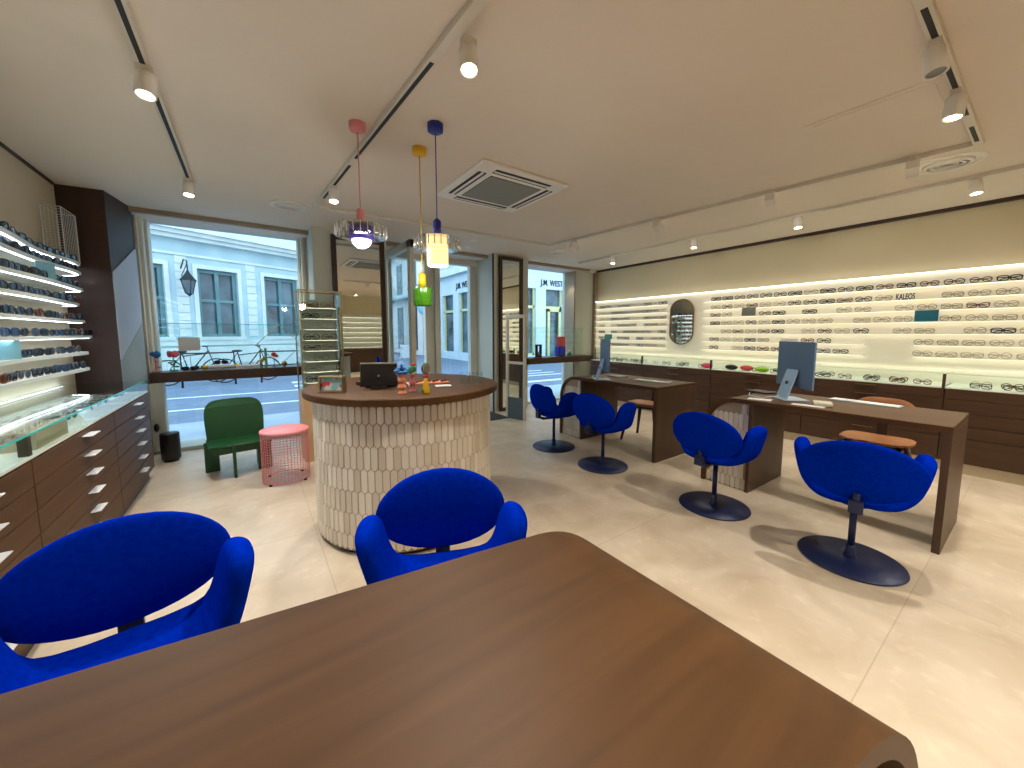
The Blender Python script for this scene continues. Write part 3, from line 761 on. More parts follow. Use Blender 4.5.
text('KALEOS', 'brand_lettering', 'black letters KALEOS standing on the second ledge', 'lettering', (XW-.085, .945, 1.672), (pi/2, 0, -pi/2), .088, 'black', sx=.46)
# oval mirror
t = thing('oval_mirror', 'tall capsule-shaped mirror with a thin gold frame between the lit ledges', 'mirror', (XW-.10, 3.48, 1.49), rad(11))
def capsule(hw, hh, n=20):
    pts = []
    for i in range(n+1): a = pi*i/n; pts.append((hw*cos(a), hh-hw*1.0+hw*1.0*sin(a)))
    for i in range(n+1): a = pi+pi*i/n; pts.append((hw*cos(a), -hh+hw+hw*sin(a)))
    return pts
MB().prism(capsule(.18, .36), -.028, .012, 'yz').build('backing', 'column', t)
MB().tube([(-.03, a, b) for a, b in capsule(.18, .36)], .011, 8, closed=True).build('frame', 'goldm', t)
MB().prism(capsule(.17, .35), -.031, -.0285, 'yz').build('mirror_glass', 'mirror', t)

# ------------------------------------------------------------------ right cabinets
XC = 5.36
seams = [-1.70, -.58, .549, 1.65, 2.747, 3.896, 5.05]
cablab = ['walnut drawer cabinet behind the view edge, mostly cropped', 'walnut drawer cabinet at the cropped end of the wall', 'walnut drawer cabinet directly behind the nearer desk chair',
          'walnut drawer cabinet behind the large silver monitor', 'walnut drawer cabinet below the oval mirror', 'walnut drawer cabinet ending at the window pier']
casew = ['at the cropped end', 'at the cropped end', 'behind the nearer desk chair', 'behind the large silver monitor', 'below the oval mirror', 'ending at the window pier']
rz_ = [.785, .705, .60, .485, .375, .262, .105]
rows = [(.695, .785), (.575, .690), (.455, .570), (.340, .450), (.110, .335)]
for i in range(6):
    a, b = seams[i], seams[i+1]
    if b < -.6: continue
    t = thing('drawer_cabinet', cablab[i], 'cabinet', (XC, a, 0), 0, 'walnut drawer cabinets under the eyeglasses wall')
    L = b-a
    MB().box(.02, .515, 0.001, L-.001, .10, .789).build('body', 'walnut_d', t)
    MB().box(.03, .52, 0, L, 0, .10).build('plinth', 'beigelite', t)
    for z0, z1 in rows:
        dmb = MB().box(0, .02, .004, L-.004, z0, z1).build('drawer', 'walnut_d', t, bevel=.0015)
        if z1 > .36: MB().box(-.018, 0, L/2-.085, L/2+.085, z1-.022, z1-.016).build('handle', 'goldm', dmb)
        else: MB().box(-.018, 0, L/2-.085, L/2+.085, z1-.022, z1-.016).build('handle', 'goldm', dmb)
    # glass case on top
    c = thing('glass_case', 'low glass case on the cabinet %s' % casew[i], 'display case', (XC, a, .79), 0, 'low glass cases on the cabinets')
    MB().box(0, .03, 0, .02, 0, .135).build('corner_post', 'walnut_d', c)
    MB().box(.0, .52, .02, L, 0, .012).build('tray', 'shelfacr', c)
    MB().box(0, .005, .02, L, .012, .135).build('front_glass', 'clear', c)
    MB().box(0, .52, 0.0, L, .135, .141).build('top_glass', 'clear', c)
    MB().box(.50, .515, .02, L, .12, .133).build('led_strip', 'ledwarm', c)
    y = a+.14
    while y < b-.1:
        if y > -.3:
            for xx in (5.44,) + ((5.58,) if random.random() < .6 else ()):
                v = random.choice([0, 1, 3, 5, 6, 2])
                if 3.05 < y < 3.25 or 2.3 < y < 2.7 : continue
                put_eg(v, (xx, y+random.uniform(-.02, .02), .803), rad(-90)+random.uniform(-.4, .4), '%s eyeglasses inside the low glass case %s' % (EGN[v], casew[i]),
                       '%s eyeglasses in glass case %s' % (EGN[v], cablab[i][:60]), 1.05)
        y += .20
def pouch(label, y, m, x=5.46):
    o = MB().ell((0, 0, .036), .045, .085, .036, 16, 10).build('eyewear_case', m); o.location = (x, y, .802); tag(o, label, 'case')
pouch('bright pink eyewear case in the glass case under the oval mirror', 2.86, mat('hot_pink', (226, 52, 96), .5))
pouch('black eyewear case in the glass case behind the large monitor', 2.52, 'black')
pouch('red-brown eyewear case beside the black one', 2.34, 'redp', 5.50)
pouch('lime green eyewear case in the glass case behind the large monitor', 2.14, mat('lime', (150, 196, 24), .5))

# ------------------------------------------------------------------ left counter
XL = -.78
lse = [.55, 1.52, 2.40, 3.55, 4.58]
ll = ['sunglasses drawer cabinet cut by the frame edge', 'dark sunglasses drawer cabinet behind the cropped blue chair', 'sunglasses drawer cabinet with a column of silver tab handles', 'sunglasses drawer cabinet nearest the shop window']
lrows = [(.10, .235), (.24, .345), (.35, .455), (.46, .56), (.565, .665), (.67, .775)]
for i in range(1, 4):
    a, b = lse[i], lse[i+1]; L = b-a
    t = thing('drawer_cabinet', ll[i], 'cabinet', (XL, a, 0), 0, 'drawer cabinets under the sunglasses shelves')
    MB().box(-.51, -.02, 0, L, .08, .785).build('body', 'walnut_y', t)
    MB().box(-.50, -.04, 0, L, 0, .08).build('plinth', 'column', t)
    for z0, z1 in lrows:
        dd = MB().box(-.02, 0, .003, L-.003, z0, z1).build('drawer', 'walnut_y', t, bevel=.0015)
        hy = L*.55
        MB().box(-.004, .040, hy-.065, hy+.065, z1-.030, z1-.025).build('handle', 'chrome', dd, bevel=.001)
c = thing('glass_case', 'long lit glass counter case holding sunglasses under the curved shelves', 'display case', (XL, 1.52, .785))
MB().box(-.51, 0, 0, 3.06, 0, .012).build('tray', 'shelfacr', c)
MB().box(-.51, 0, 0, 3.07, .098, .108).build('top_glass', mat('x', (0, 0, 0)) if False else 'clear', c)
MB().box(-.001, .002, 0, 3.07, .099, .107).build('glass_edge', 'tealedge', c)
MB().box(-.006, 0, 0, 3.06, .012, .098).build('front_glass', 'clear', c)
MB().box(-.035, -.005, .88, .91, .012, .098).build('divider', 'walnut_v', c)
MB().box(-.30, -.02, 1.0, 1.35, .012, .09).build('inner_box', 'beigelite', c)
MB().box(-.50, -.49, .02, 3.05, .092, .096).build('led_strip', 'led', c)
for y in (1.75, 1.95, 2.15, 2.25, 2.8, 2.98, 3.14, 3.30, 3.48, 3.64, 3.80, 3.96, 4.12, 4.28, 4.42):
    for x in (-.90, -1.08):
        if random.random() < .8 and not (2.48 < y < 2.9):
            k = random.choice([0, 3, 4, 4, 2])
            put_sg(k, (x, y, .800), rad(90)+random.uniform(-.5, .5), '%s lying in the long glass counter' % SGN[k], '%s in the long glass counter' % SGN[k], .95)

# curved lit shelves on the left wall
SHZ = [1.895, 1.815, 1.680, 1.552, 1.413, 1.284, 1.150, 1.020]
SHE = [-.135, -.155, -.13, -.18, -.14, -.115, -.175, -.17]   # tip offset (reach) rather than exact depth
def shelf(k):
    z = SHZ[k]; ye = [4.89, 4.86, 4.88, 4.78, 4.85, 4.90, 4.74, 4.72][k]
    t = thing('curved_shelf', '%s curved white lit shelf of sunglasses on the wall' % (ORD[k] if k < 7 else 'lowest'), 'shelf', (-1.30, 0, z), 0, 'curved lit shelves on the sunglasses wall')
    def reach(y):     # distance of the front edge from the wall
        if k == 0: base = .11+.10*(1/(1+math.exp((y-3.75)*5)))+.05*math.exp(-((y-4.62)/.28)**2)
        elif k == 1: base = .14+.06*(1/(1+math.exp((y-3.5)*4)))+.03*math.exp(-((y-4.55)/.25)**2)
        else: base = .165+.06*(1/(1+math.exp((y-3.1)*3)))+.02*sin(y*3+k)
        q = max(0, (y-(ye-.16))/.16)
        return base*math.sqrt(max(0, 1-q*q)) if q < 1 else 0
    ys = [1.3+i*.08 for i in range(int((ye-.2-1.3)/.08))]+[ye-.16+.16*sin(pi/2*j/10) for j in range(11)]
    pts = [(max(.004, reach(y)), y) for y in ys]
    out = [(0, 1.3)]+pts+[(0, ye)]
    MB().prism(out, -.018, .004).build('shelf_board', 'shelfacr', t)
    m = MB()
    for (a, b), (c_, d_) in zip(pts[:-3], pts[1:-2]):
        m.add([(a-.030, b, -.0185), (a-.018, b, -.0185), (c_-.018, d_, -.0185), (c_-.030, d_, -.0185), (a-.030, b, -.0205), (a-.018, b, -.0205), (c_-.018, d_, -.0205), (c_-.030, d_, -.0205)],
              [(0, 1, 2, 3), (4, 7, 6, 5), (0, 4, 5, 1), (3, 2, 6, 7), (0, 3, 7, 4), (1, 5, 6, 2)])
    m.build('led_strip', 'led', t)
    return reach, ye, z
for k in range(8):
    reach, ye, z = shelf(k)
    y = 2.75+random.uniform(0, .1)
    while y < ye-.12:
        if not (k == 2 and 3.95 < y < 4.22) and not (k == 6 and y < 3.55 and y > 3.3):
            v = random.choice([0, 0, 1, 2, 0, 2] if k < 4 else [0, 1, 2, 3, 2, 0, 4])
            rr = reach(y); near = y < 3.7
            put_sg(v, (-1.30+rr-.028, y, z+.0045), rad(86+random.uniform(-12, 6)), '%s on the %s curved shelf, %s' % (SGN[v], ORD[k] if k < 7 else 'lowest', 'at its cropped end' if near else 'towards its rounded tip'),
                   '%s on %s shelf %s' % (SGN[v], ORD[k], 'a' if near else 'b'), 1.12 if rr > .15 else 1.04)
        y += .165
def leaf_card(label, y, z, w, h, m):
    o = MB().box(-.002, .002, -w/2, w/2, 0, h).build('brand_card', m); o.location = (-1.14, y, z); o.rotation_euler = (0, 0, rad(-30)); tag(o, label, 'sign')
leaf_card('light blue card among sunglasses on the third curved shelf', 4.02, SHZ[2]+.006, .12, .11, 'skyblue')
leaf_card('pale blue card on the seventh curved shelf at the frame edge', 3.42, SHZ[6]+.006, .10, .12, 'skyblue')
# mesh basket box standing on the top shelf
t = thing('mesh_display_box', 'tall white wire-mesh box standing on the topmost curved shelf', 'mesh box', (-1.285, 4.55, SHZ[0]+.008))
m = MB(); W_, D_, HH = .11, .30, .40
for i in range(9):
    y = D_*i/8
    if 0 < i < 8: m.tube([(W_, y, .01), (W_, y, HH-.01)], .0015, 4)
for i in range(6):
    x = W_*i/5
    if 0 < i < 5: m.tube([(x, 0, .01), (x, 0, HH-.01)], .0015, 4)
for i in range(1, 20):
    z = HH*i/20; m.tube([(0, 0, z), (W_, 0, z), (W_, D_, z)], .0015, 4)
m.build('mesh_wires', 'paper', t)
m = MB()
for x, y in ((0.004, 0), (W_, 0), (W_, D_), (0.004, D_)): m.tube([(x, y, 0), (x, y, HH)], .004, 6)
for z in (0.004, HH): m.tube([(0.004, 0, z), (W_, 0, z), (W_, D_, z), (0.004, D_, z)], .004, 6, closed=True)
m.build('edge_frame', 'paper', t)

# ------------------------------------------------------------------ window ledges
def ledge(label, x0, x1, z, y0=5.44):
    t = thing('window_ledge', label, 'ledge', (x0, y0, z))
    MB().box(0, x1-x0, 0, .30, -.11, 0).build('board', 'walnut_d', t, bevel=.003)
    MB().box(0.01, x1-x0-.01, .285, .293, 0, .53).build('back_glass', 'clear', t)
    MB().box(0.01, x1-x0-.01, .284, .294, .53, .536).build('glass_edge', 'tealedge', t)
    return t
l1 = ledge('dark wooden ledge with glass screen in the left shop window', -.90, .66, .885)
l2 = ledge('dark wooden ledge with glass screen in the shop window beside the tall mirror', 3.94, 5.55, .872, 5.17)
MB().box(.62, .80, .03, .06, -.885, -.11).build('support', 'walnut_d', None) if False else None
struct('trim_10', MB().box(-.97, -.80, 5.42, 5.56, .04, .775), 'pier')
LZ = .886
def flower(label, x, y, c1, c2, stemm):
    t = thing('paper_flower', label, 'ornament', (x, y, LZ), 0)
    MB().cyl(0, 0, 0, .015, .035, 16).tube([(0, 0, .01), (.004, 0, .09), (0, 0, .16)], .006, 6).build('stem', stemm, t)
    m = MB()
    for i in range(4):
        a = i*pi/2+.3; m.ell((.028*cos(a), .012*sin(a), .05+.022*i), .022, .006, .011, 8, 6)
    m.build('leaves', stemm, t)
    m = MB()
    for i in range(7):
        a = 2*pi*i/7; m.ell((.032*cos(a), .016*sin(a), .19+.012*sin(a*2)), .022, .016, .030, 10, 6)
    m.build('petals', c1, t)
    MB().ell((0, 0, .185), .022, .018, .02, 10, 6).build('flower_centre', c2, t)
flower('blue paper flower on a pink stem on the window ledge, by the brown column', -.87, 5.58, 'petal', 'yellow', 'pink')
flower('pink paper flower with green leaves on the window ledge', -.72, 5.58, mat('petal_pink', (214, 96, 110), .5), 'redp', 'leafg')
def cardstand(label, x, y, w, h, z=LZ, rz=0, m='paper'):
    t = thing('card_stand', label, 'sign', (x, y, z), rz)
    MB().box(-w/2, w/2, 0, .003, h*.0+.0, h).build('card', m, t); MB().box(-w/4, w/4, -.02, .03, 0, .004).build('foot', 'clear', t)
# raised white sign
t = thing('card_stand', 'small white sign card standing high on the left window ledge', 'sign', (-.575, 5.60, LZ))
MB().tube([(0, 0, 0), (0, 0, .24)], .003, 6).cyl(0, 0, 0, .006, .03, 16).build('pole', 'grey', t)
MB().box(-.095, .095, -.003, 0, .225, .375).build('card', 'paper', t)
put_sg(0, (-.585, 5.56, LZ), rad(5), 'dark sunglasses lying on the window ledge under the white sign', 'ledge sunglasses a')
put_sg(1, (-.50, 5.64, LZ), rad(5), 'brown sunglasses lying on the window ledge beside the yellow roll', 'ledge sunglasses b')
t = thing('display_cushion', 'white cushion with yellow ends carrying sunglasses on the window ledge', 'ornament', (-.30, 5.60, LZ))
MB().lathe([(0, -.13), (.022, -.125), (.028, 0), (.022, .125), (0, .13)], (0, 0, .028), n=14, axis='x').build('roll', 'paper', t)
for s in (-1, 1): MB().ell((s*.15, 0, .028), .028, .028, .028, 12, 8).build('end_ball', 'yellow', t)
put_sg(0, (-.30, 5.585, LZ+.056), 0, 'dark sunglasses resting on the white cushion in the window', 'ledge sunglasses c')
t = thing('display_box', 'low white box filled with pink frames on the window ledge', 'ornament', (-.02, 5.60, LZ))
MB().box(-.14, .10, -.06, .06, 0, .035).build('box', 'paper', t)
m = MB()
for i in range(6): rim(m, -.12+.042*i, .017, .014, 'round', .003, .052)
m.build('eyewear_rims', mat('wine', (120, 40, 52), .4), t)
t = thing('striped_post', 'green and yellow post ornament on the left window ledge', 'ornament', (.13, 5.60, LZ))
MB().box(.0, .028, -.014, .014, 0, .24).build('post', mat('mint', (130, 190, 150), .5), t); MB().ell((-.03, 0, .085), .025, .025, .03, 10, 8).build('ball', 'yellow', t); MB().cyl(-.03, 0, 0, .06, .008, 8).build('peg', 'yellow', t)
t = thing('red_bird', 'small red and dark ornament beside the striped post', 'ornament', (.23, 5.60, LZ))
MB().tube([(0, 0, 0), (0, 0, .12)], .004, 6).cyl(0, 0, 0, .006, .025, 12).build('pole', 'black', t); MB().ell((0, 0, .155), .03, .015, .03, 10, 8).ell((.028, 0, .135), .022, .012, .02, 10, 8).build('body', 'redp', t)
t = thing('diamond_frame', 'thin pale diamond-shaped wire frame standing on the window ledge', 'ornament', (.30, 5.62, LZ))
MB().tube([(-.25, 0, .275), (0, 0, .53), (.25, 0, .275), (0, 0, .02)], .006, 6, closed=True).build('wire_diamond', 'brass', t)
MB().ell((.04, -.02, .035), .03, .03, .035, 12, 8).build('knob', 'goldm', t)
# objects on the far ledge
t = thing('stacked_blocks', 'red block stacked on a glossy blue block on the far window ledge', 'ornament', (4.83, 5.34, .873))
MB().box(-.08, .08, -.07, .07, 0, .19).build('blue_block', mat('royal', (24, 30, 190), .3), t, bevel=.02); MB().box(-.055, .075, -.055, .055, .19, .37).build('red_block', 'redp', t, bevel=.006)
t = thing('dark_stand', 'small dark arched stand on the far window ledge', 'ornament', (4.30, 5.34, .873))
MB().box(-.055, -.035, -.03, .03, 0, .22).box(.035, .055, -.03, .03, 0, .22).box(-.055, .055, -.03, .03, .20, .23).build('arch', 'slot', t)
MB().ell((0, 0, .05), .03, .03, .05, 12, 8).build('bust', 'grey', t)
t = thing('small_figurine', 'tiny yellow and green figurine beside the blue block', 'ornament', (5.07, 5.34, .873))
MB().ell((0, 0, .035), .05, .03, .035, 12, 8).build('body', 'leafg', t); MB().ell((.0, 0, .085), .024, .024, .024, 12, 8).build('head', 'yellow', t)

# ------------------------------------------------------------------ tall mirrors
def tall_mirror(label, x0, x1, y, z1, ft=.055, z0=.0, rz=0):
    t = thing('tall_mirror', label, 'mirror', (x0, y, z0), rz, 'tall brown-framed mirrors'); w = x1-x0; h = z1-z0
    MB().box(0, ft, -.04, 0, 0, h).box(w-ft, w, -.04, 0, 0, h).box(ft, w-ft, -.04, 0, 0, ft).box(ft, w-ft, -.04, 0, h-ft, h).build('frame', 'column', t, bevel=.003)
    MB().box(ft, w-ft, -.018, -.002, ft, h-ft).build('mirror_glass', 'mirror', t)
tall_mirror('tall brown-framed mirror behind the glass eyewear tower', .86, 1.49, 5.09, 2.50)
tall_mirror('tall brown-framed mirror between the entrance and the far window', 3.36, 3.83, 5.22, 2.55)
struct('trim_11', MB().box(3.25, 3.31, 5.20, 5.24, 0, H), 'pier')
struct('trim_13', MB().box(3.236, 3.25, 5.18, 5.215, 0, H), 'slot')
# security gate
t = thing('security_gate', 'grey free-standing anti-theft gate by the entrance mirror', 'security gate', (3.27, 4.60, 0), rad(-75))
MB().box(-.19, -.15, -.02, .02, 0, 1.56).box(.15, .19, -.02, .02, 0, 1.56).box(-.19, .19, -.02, .02, 1.53, 1.58).box(-.15, .15, -.018, .018, .84, .88).build('frame', 'frame', t, bevel=.006)
MB().box(-.15, .15, -.012, .012, .0, .33).build('lower_panel', mat('gate_panel', (84, 98, 106), .5), t)
MB().box(-.15, .15, -.003, .003, .33, .84).build('clear_panel', 'clear', t)
# black speaker and sensor
t = thing('floor_speaker', 'small black cylindrical speaker on the floor by the window frame', 'speaker', (-.735, 5.09, 0))
MB().lathe([(0, .02), (.07, .02), (.078, .03), (.078, .285), (.072, .295), (0, .295)], n=32).build('body', 'black', t)
MB().cyl(0, 0, 0, .022, .06, 20).build('foot', 'rubber', t)
tag(MB().ell((-.875, 5.395, .30), .022, .018, .045, 14, 10).build('door_sensor', 'black'), 'small black wall sensor above the floor speaker', 'sensor')

# ------------------------------------------------------------------ glass tower
t = thing('eyewear_tower', 'brass-edged glass tower of eyeglasses behind the round counter', 'display case', (.40, 4.22, 0), rad(5))
TW, TD = .40, .24; z0, z1 = .62, 1.735
MB().box(0, TW, 0, TD, 0, .72).build('base', 'ply_beige', t, bevel=.003)
MB().box(.01, TW-.01, .01, TD-.01, -.0, .03).build('plinth', 'column', t)
m = MB()
for x, y in ((.006, .006), (TW-.006, .006), (TW-.006, TD-.006), (.006, TD-.006)): m.bar((x, y, .72), (x, y, z1), .012, .012, (0, 1, 0))
for z in (.726, z1-.006):
    for p, q in (((0, .006), (TW, .006)), ((0, TD-.006), (TW, TD-.006)), ((.006, 0), (.006, TD)), ((TW-.006, 0), (TW-.006, TD))): m.bar((p[0], p[1], z), (q[0], q[1], z), .012, .012)
m.build('frame', 'brass', t)
MB().box(.012, TW-.012, .004, .007, .73, z1-.01).box(.004, .007, .012, TD-.012, .73, z1-.01).box(TW-.007, TW-.004, .012, TD-.012, .73, z1-.01).build('glass', 'clear', t)
MB().prism([(.20+.16*cos(pi*i/16), 1.52+.14*sin(pi*i/16)) for i in range(17)]+[(.04, .74), (.36, .74)], TD-.03, TD-.015, 'xz').build('back_panel', 'pier', t)
MB().tube([(TW-.02, TD/2-.055, .74), (TW-.02, TD/2-.055, 1.50)]+[(TW-.02, TD/2-.055*cos(pi*i/8), 1.50+.08*sin(pi*i/8)) for i in range(1, 8)]+[(TW-.02, TD/2+.055, 1.50), (TW-.02, TD/2+.055, .74)], .006, 6).build('side_arch', 'brass', t)
for i in range(8):
    z = .80+.108*i
    MB().box(.03, TW-.03, .03, TD-.035, z, z+.005).build('shelf', 'shelfacr', t)
    MB().box(.05, TW-.05, .027, .030, z+.001, z+.004).build('led_strip', 'ledwarm', t)
    
base_m = Matrix.Translation((.40, 4.22, 0)) @ Matrix.Rotation(rad(5), 4, 'Z')
for i in range(8):
    z = .806+.108*i
    for x in ((.12, .29) if i % 3 != 2 else (.20,)):
        p = base_m @ Vector((x, .08, z)); v = [2, 0, 5, 2, 7, 1, 2, 3][(i*2+int(x*10)) % 8]
        put_eg(v, p, rad(5), '%s eyeglasses inside the brass-edged tower on its %s shelf' % (EGN[v], ['lowest', 'second lowest', 'third lowest', 'fourth', 'fifth', 'sixth', 'second highest', 'highest'][i]),
               '%s pairs on tower shelf level %s' % (EGN[v], ['one', 'two', 'three', 'four', 'five', 'six', 'seven', 'eight'][i]), 1.2)

# ------------------------------------------------------------------ on the counter
CZ = .951
t = thing('picture_box', 'small brass-framed box with a red and blue picture on the counter', 'picture frame', (.385, 2.50, CZ), rad(-38))
MB().box(-.075, -.067, 0, .05, 0, .095).box(.067, .075, 0, .05, 0, .095).box(-.067, .067, 0, .05, 0, .008).box(-.067, .067, 0, .05, .087, .095).build('frame', 'brass', t)
pm = bpy.data.materials.new('picture_print'); pm.use_nodes = True
n_, l_, b_ = nodes(pm); tc = n_.new('ShaderNodeTexCoord'); vo = n_.new('ShaderNodeTexVoronoi'); vo.inputs['Scale'].default_value = 26; l_.new(tc.outputs['Object'], vo.inputs['Vector'])
cr = n_.new('ShaderNodeValToRGB'); cr.color_ramp.interpolation = 'CONSTANT'; e = cr.color_ramp.elements; e[0].color = (*lin((150, 200, 210)), 1); e[1].position = .45; e[1].color = (*lin((214, 224, 222)), 1)
q = e.new(.7); q.color = (*lin((206, 70, 80)), 1); l_.new(vo.outputs['Color'], cr.inputs[0]); l_.new(cr.outputs[0], b_.inputs['Base Color'])
MB().box(-.067, .067, .012, .015, .008, .087).build('picture', pm, t)
t = thing('tablet_till', 'black tablet till tilted back on the round counter', 'till', (.665, 2.47, CZ), rad(-22))
MB().box(-.115, .115, -.006, .006, 0, .15).xf(Matrix.Translation((0, 0, .015)) @ Matrix.Rotation(rad(-18), 4, 'X')).build('screen_housing', 'black', t, bevel=.004)
MB().box(-.05, .05, -.03, .10, 0, .012).bar((0, .08, .01), (0, .02, .09), .05, .012, (1, 0, 0)).build('stand', 'black', t, bevel=.002)
MB().box(-.115, .115, .040, .052, .158, .166).build('top_edge', 'clearframe', t)
MB().box(-.09, .10, .05, .16, 0, .03).build('card_reader', 'rubber', t, bevel=.004)
def wavy_vase(name, label, loc, m1, h, r, waves, sx=1.0):
    t = thing(name, label, 'vase', loc, rad(20)); prof = [(0, 0)]; K = 28
    for i in range(K+1): s = i/K; prof.append((r*(1+.22*cos(s*waves*2*pi))*(1-.15*s), h*s))
    prof.append((r*.5, h)); prof.append((r*.4, h-.01)); prof.append((0, h-.01))
    MB().lathe(prof, n=24, sx=sx, sy=.6).build('vase_body', m1, t); return t
t = wavy_vase('flower_vase', 'wavy peach vase with a blue paper flower on the counter', (.725, 2.19, CZ), 'orangep', .115, .026, 3)
m = MB()
for i in range(6):
    a = 2*pi*i/6; m.ell((.034*cos(a), .012*sin(a), .135+.012*sin(a)), .026, .012, .012, 10, 6)
m.ell((0, 0, .155), .008, .008, .022, 8, 6).build('flower', 'petal', t)
m = MB()
for i in range(5): m.ell((.026*cos(i*1.25), .010, .112+.004*i), .012, .012, .01, 8, 6)
m.build('flower_base', 'orangep', t)
t = wavy_vase('flower_vase', 'dusty pink vase with a green leafed stem on the counter', (.80, 2.22, CZ), mat('dusty_pink', (196, 120, 128), .5), .11, .020, 2)
MB().ell((-.01, 0, .135), .02, .012, .026, 10, 6).ell((.016, 0, .14), .016, .012, .02, 10, 6).build('leaves', 'leafg', t); MB().ell((.01, 0, .168), .024, .01, .008, 10, 6).build('flower', 'redp', t)
t = thing('flower_vase', 'yellow conical vase with a round green striped flower', 'vase', (.85, 2.13, CZ), rad(20))
MB().lathe([(0, 0), (.024, 0), (.024, .006), (.016, .05), (.010, .09), (0, .09)], n=20).build('vase_body', 'yellow', t)
MB().ell((0, 0, .148), .033, .012, .036, 20, 12).build('flower', 'leafg', t); MB().ell((0, 0, .102), .018, .014, .012, 12, 8).build('flower_base', 'redp', t)
m = MB()
for i in (-2, -1, 0, 1, 2): m.bar((i*.012, -.0125+abs(i)*.0012, .122+abs(i)*.004), (i*.012, -.0125+abs(i)*.0012, .174-abs(i)*.004), .003, .003)
m.build('stripes', 'pink', t)
MB().tube([(-.035, 0, .03), (-.02, 0, .005), (0, 0, .003), (.02, 0, .005), (.035, 0, .03)], .005, 6).build('foot_leaf', 'leafg', t)
def tumbler(label, x, y):
    t = tag(MB().lathe([(0, 0), (.032, 0), (.038, .082), (.036, .082), (.031, .008), (0, .008)], n=28).build('glass_tumbler', 'clear'), label, 'tumbler', 'clear tumblers on the counter'); t.location = (x, y, CZ)
tumbler('clear glass tumbler on the counter, the one nearer the flower vases', 1.225, 2.34)
tumbler('clear glass tumbler on the counter, the one nearer the counter rim', 1.305, 2.31)
t = thing('jewellery_tray', 'flat tray of small brown trinkets behind the vases', 'tray', (1.04, 2.55, CZ), rad(-10))
MB().box(-.16, .14, -.06, .06, 0, .008).build('tray', 'orangep', t); m = MB()
for i in range(14): m.ell((-.13+.02*i, .03*sin(i*2.1), .016), .012, .01, .009, 8, 6)
m.build('trinkets', 'tortoise', t)
sheet('white paper slip on the round counter beside the vases', [(1.0, 2.33), (1.10, 2.30), (1.13, 2.38), (1.03, 2.42)], CZ+.0005)
t = thing('small_bottle', 'little clear bottle with white base between the vases', 'bottle', (.86, 2.40, CZ))
MB().lathe([(0, 0), (.02, 0), (.02, .045), (.009, .055), (.009, .075), (0, .075)], n=16).build('bottle_body', 'clear', t); MB().cyl(0, 0, .001, .02, .021, 16).build('label_band', 'paper', t)
notebook('brown organiser box behind the till on the round counter', (.74, 2.74, CZ), rad(-10), .30, .10, .025, 'walnut_y')

# ------------------------------------------------------------------ green chair and pink stool
t = thing('green_chair', 'low dark green lacquered lounge chair by the left shop window', 'chair', (-.145, 4.36, 0), 0)
def back_pts():
    pts = []; W2 = .235; 
    for i in range(25):
        a = pi*i/24; pts.append((W2*math.copysign(abs(cos(a))**.45, cos(a))*(1), .46+.21*(sin(a)**.55)))
    return pts
m = MB(); o_ = [(-.225, .27)]+[(x, z) for x, z in back_pts()[::-1]]+[(.225, .27)]
k = len(o_); vs = []
for off in (0, .03):
    for x, z in o_: vs.append((x, .15+off+(z-.27)*.18-.9*x*x*.5, z))
m.add(vs, [tuple(range(k))[::-1], tuple(range(k, 2*k))]+[(i, (i+1) % k, k+(i+1) % k, k+i) for i in range(k)])
m.build('backrest', 'greenp', t)
m = MB(); vs = []; K = 12
for i in range(K+1):
    y = -.20+.36*i/K; z = .305-.02*sin(pi*i/K)
    vs += [(-.235, y, z), (.235, y, z), (-.235, y, z-.025), (.235, y, z-.025)]
fs = []
for i in range(K): a = 4*i; fs += [(a, a+1, a+5, a+4), (a+2, a+6, a+7, a+3), (a, a+4, a+6, a+2), (a+1, a+3, a+7, a+5)]
fs += [(0, 2, 3, 1), (4*K, 4*K+1, 4*K+3, 4*K+2)]
MB().add(vs, fs, True).build('seat', 'greenp', t)
MB().box(-.21, .21, -.17, -.145, .22, .285).box(-.21, .21, .12, .145, .22, .29).build('apron', 'greenp', t)
for (x, y, wx, wy) in ((-.225, .12, .11, .025), (-.06, -.19, .022, .06), (.165, .12, .022, .07), (.31, -.10, .11, .025)):
    x = min(x, .185); x = max(x, -.2)
    MB().box(x-wx/2, x+wx/2, y-wy/2, y+wy/2, 0, .285).build('leg', 'greenp', t, bevel=.002)
t.rotation_euler = (0, 0, rad(8))
t = thing('mesh_stool', 'round pink wire-mesh stool between the green chair and the counter', 'stool', (.205, 3.86, 0))
MB().lathe([(0, .435), (.186, .435), (.192, .440), (.192, .455), (.186, .46), (0, .46)], n=48).build('seat_top', 'pinkwire', t)
m = MB(); R0 = .185; NV = 44
for i in range(NV):
    a = 2*pi*i/NV; m.tube([(R0*cos(a), R0*sin(a), .015), (R0*cos(a), R0*sin(a), .437)], .0016, 4, caps=False)
for j in range(1, 18):
    z = .015+.42*j/18; m.tube([(R0*cos(2*pi*i/40), R0*sin(2*pi*i/40), z) for i in range(40)], .0019, 4, closed=True)
m.build('wire_cage', 'pinkwire', t)
m = MB().tube([(R0*cos(2*pi*i/40), R0*sin(2*pi*i/40), .018) for i in range(40)], .005, 6, closed=True)
m.build('base_ring', 'pinkwire', t)
for i in range(4): a = pi/4+i*pi/2; MB().cyl(R0*cos(a), R0*sin(a), 0, .014, .012, 10).build('foot', 'rubber', t)

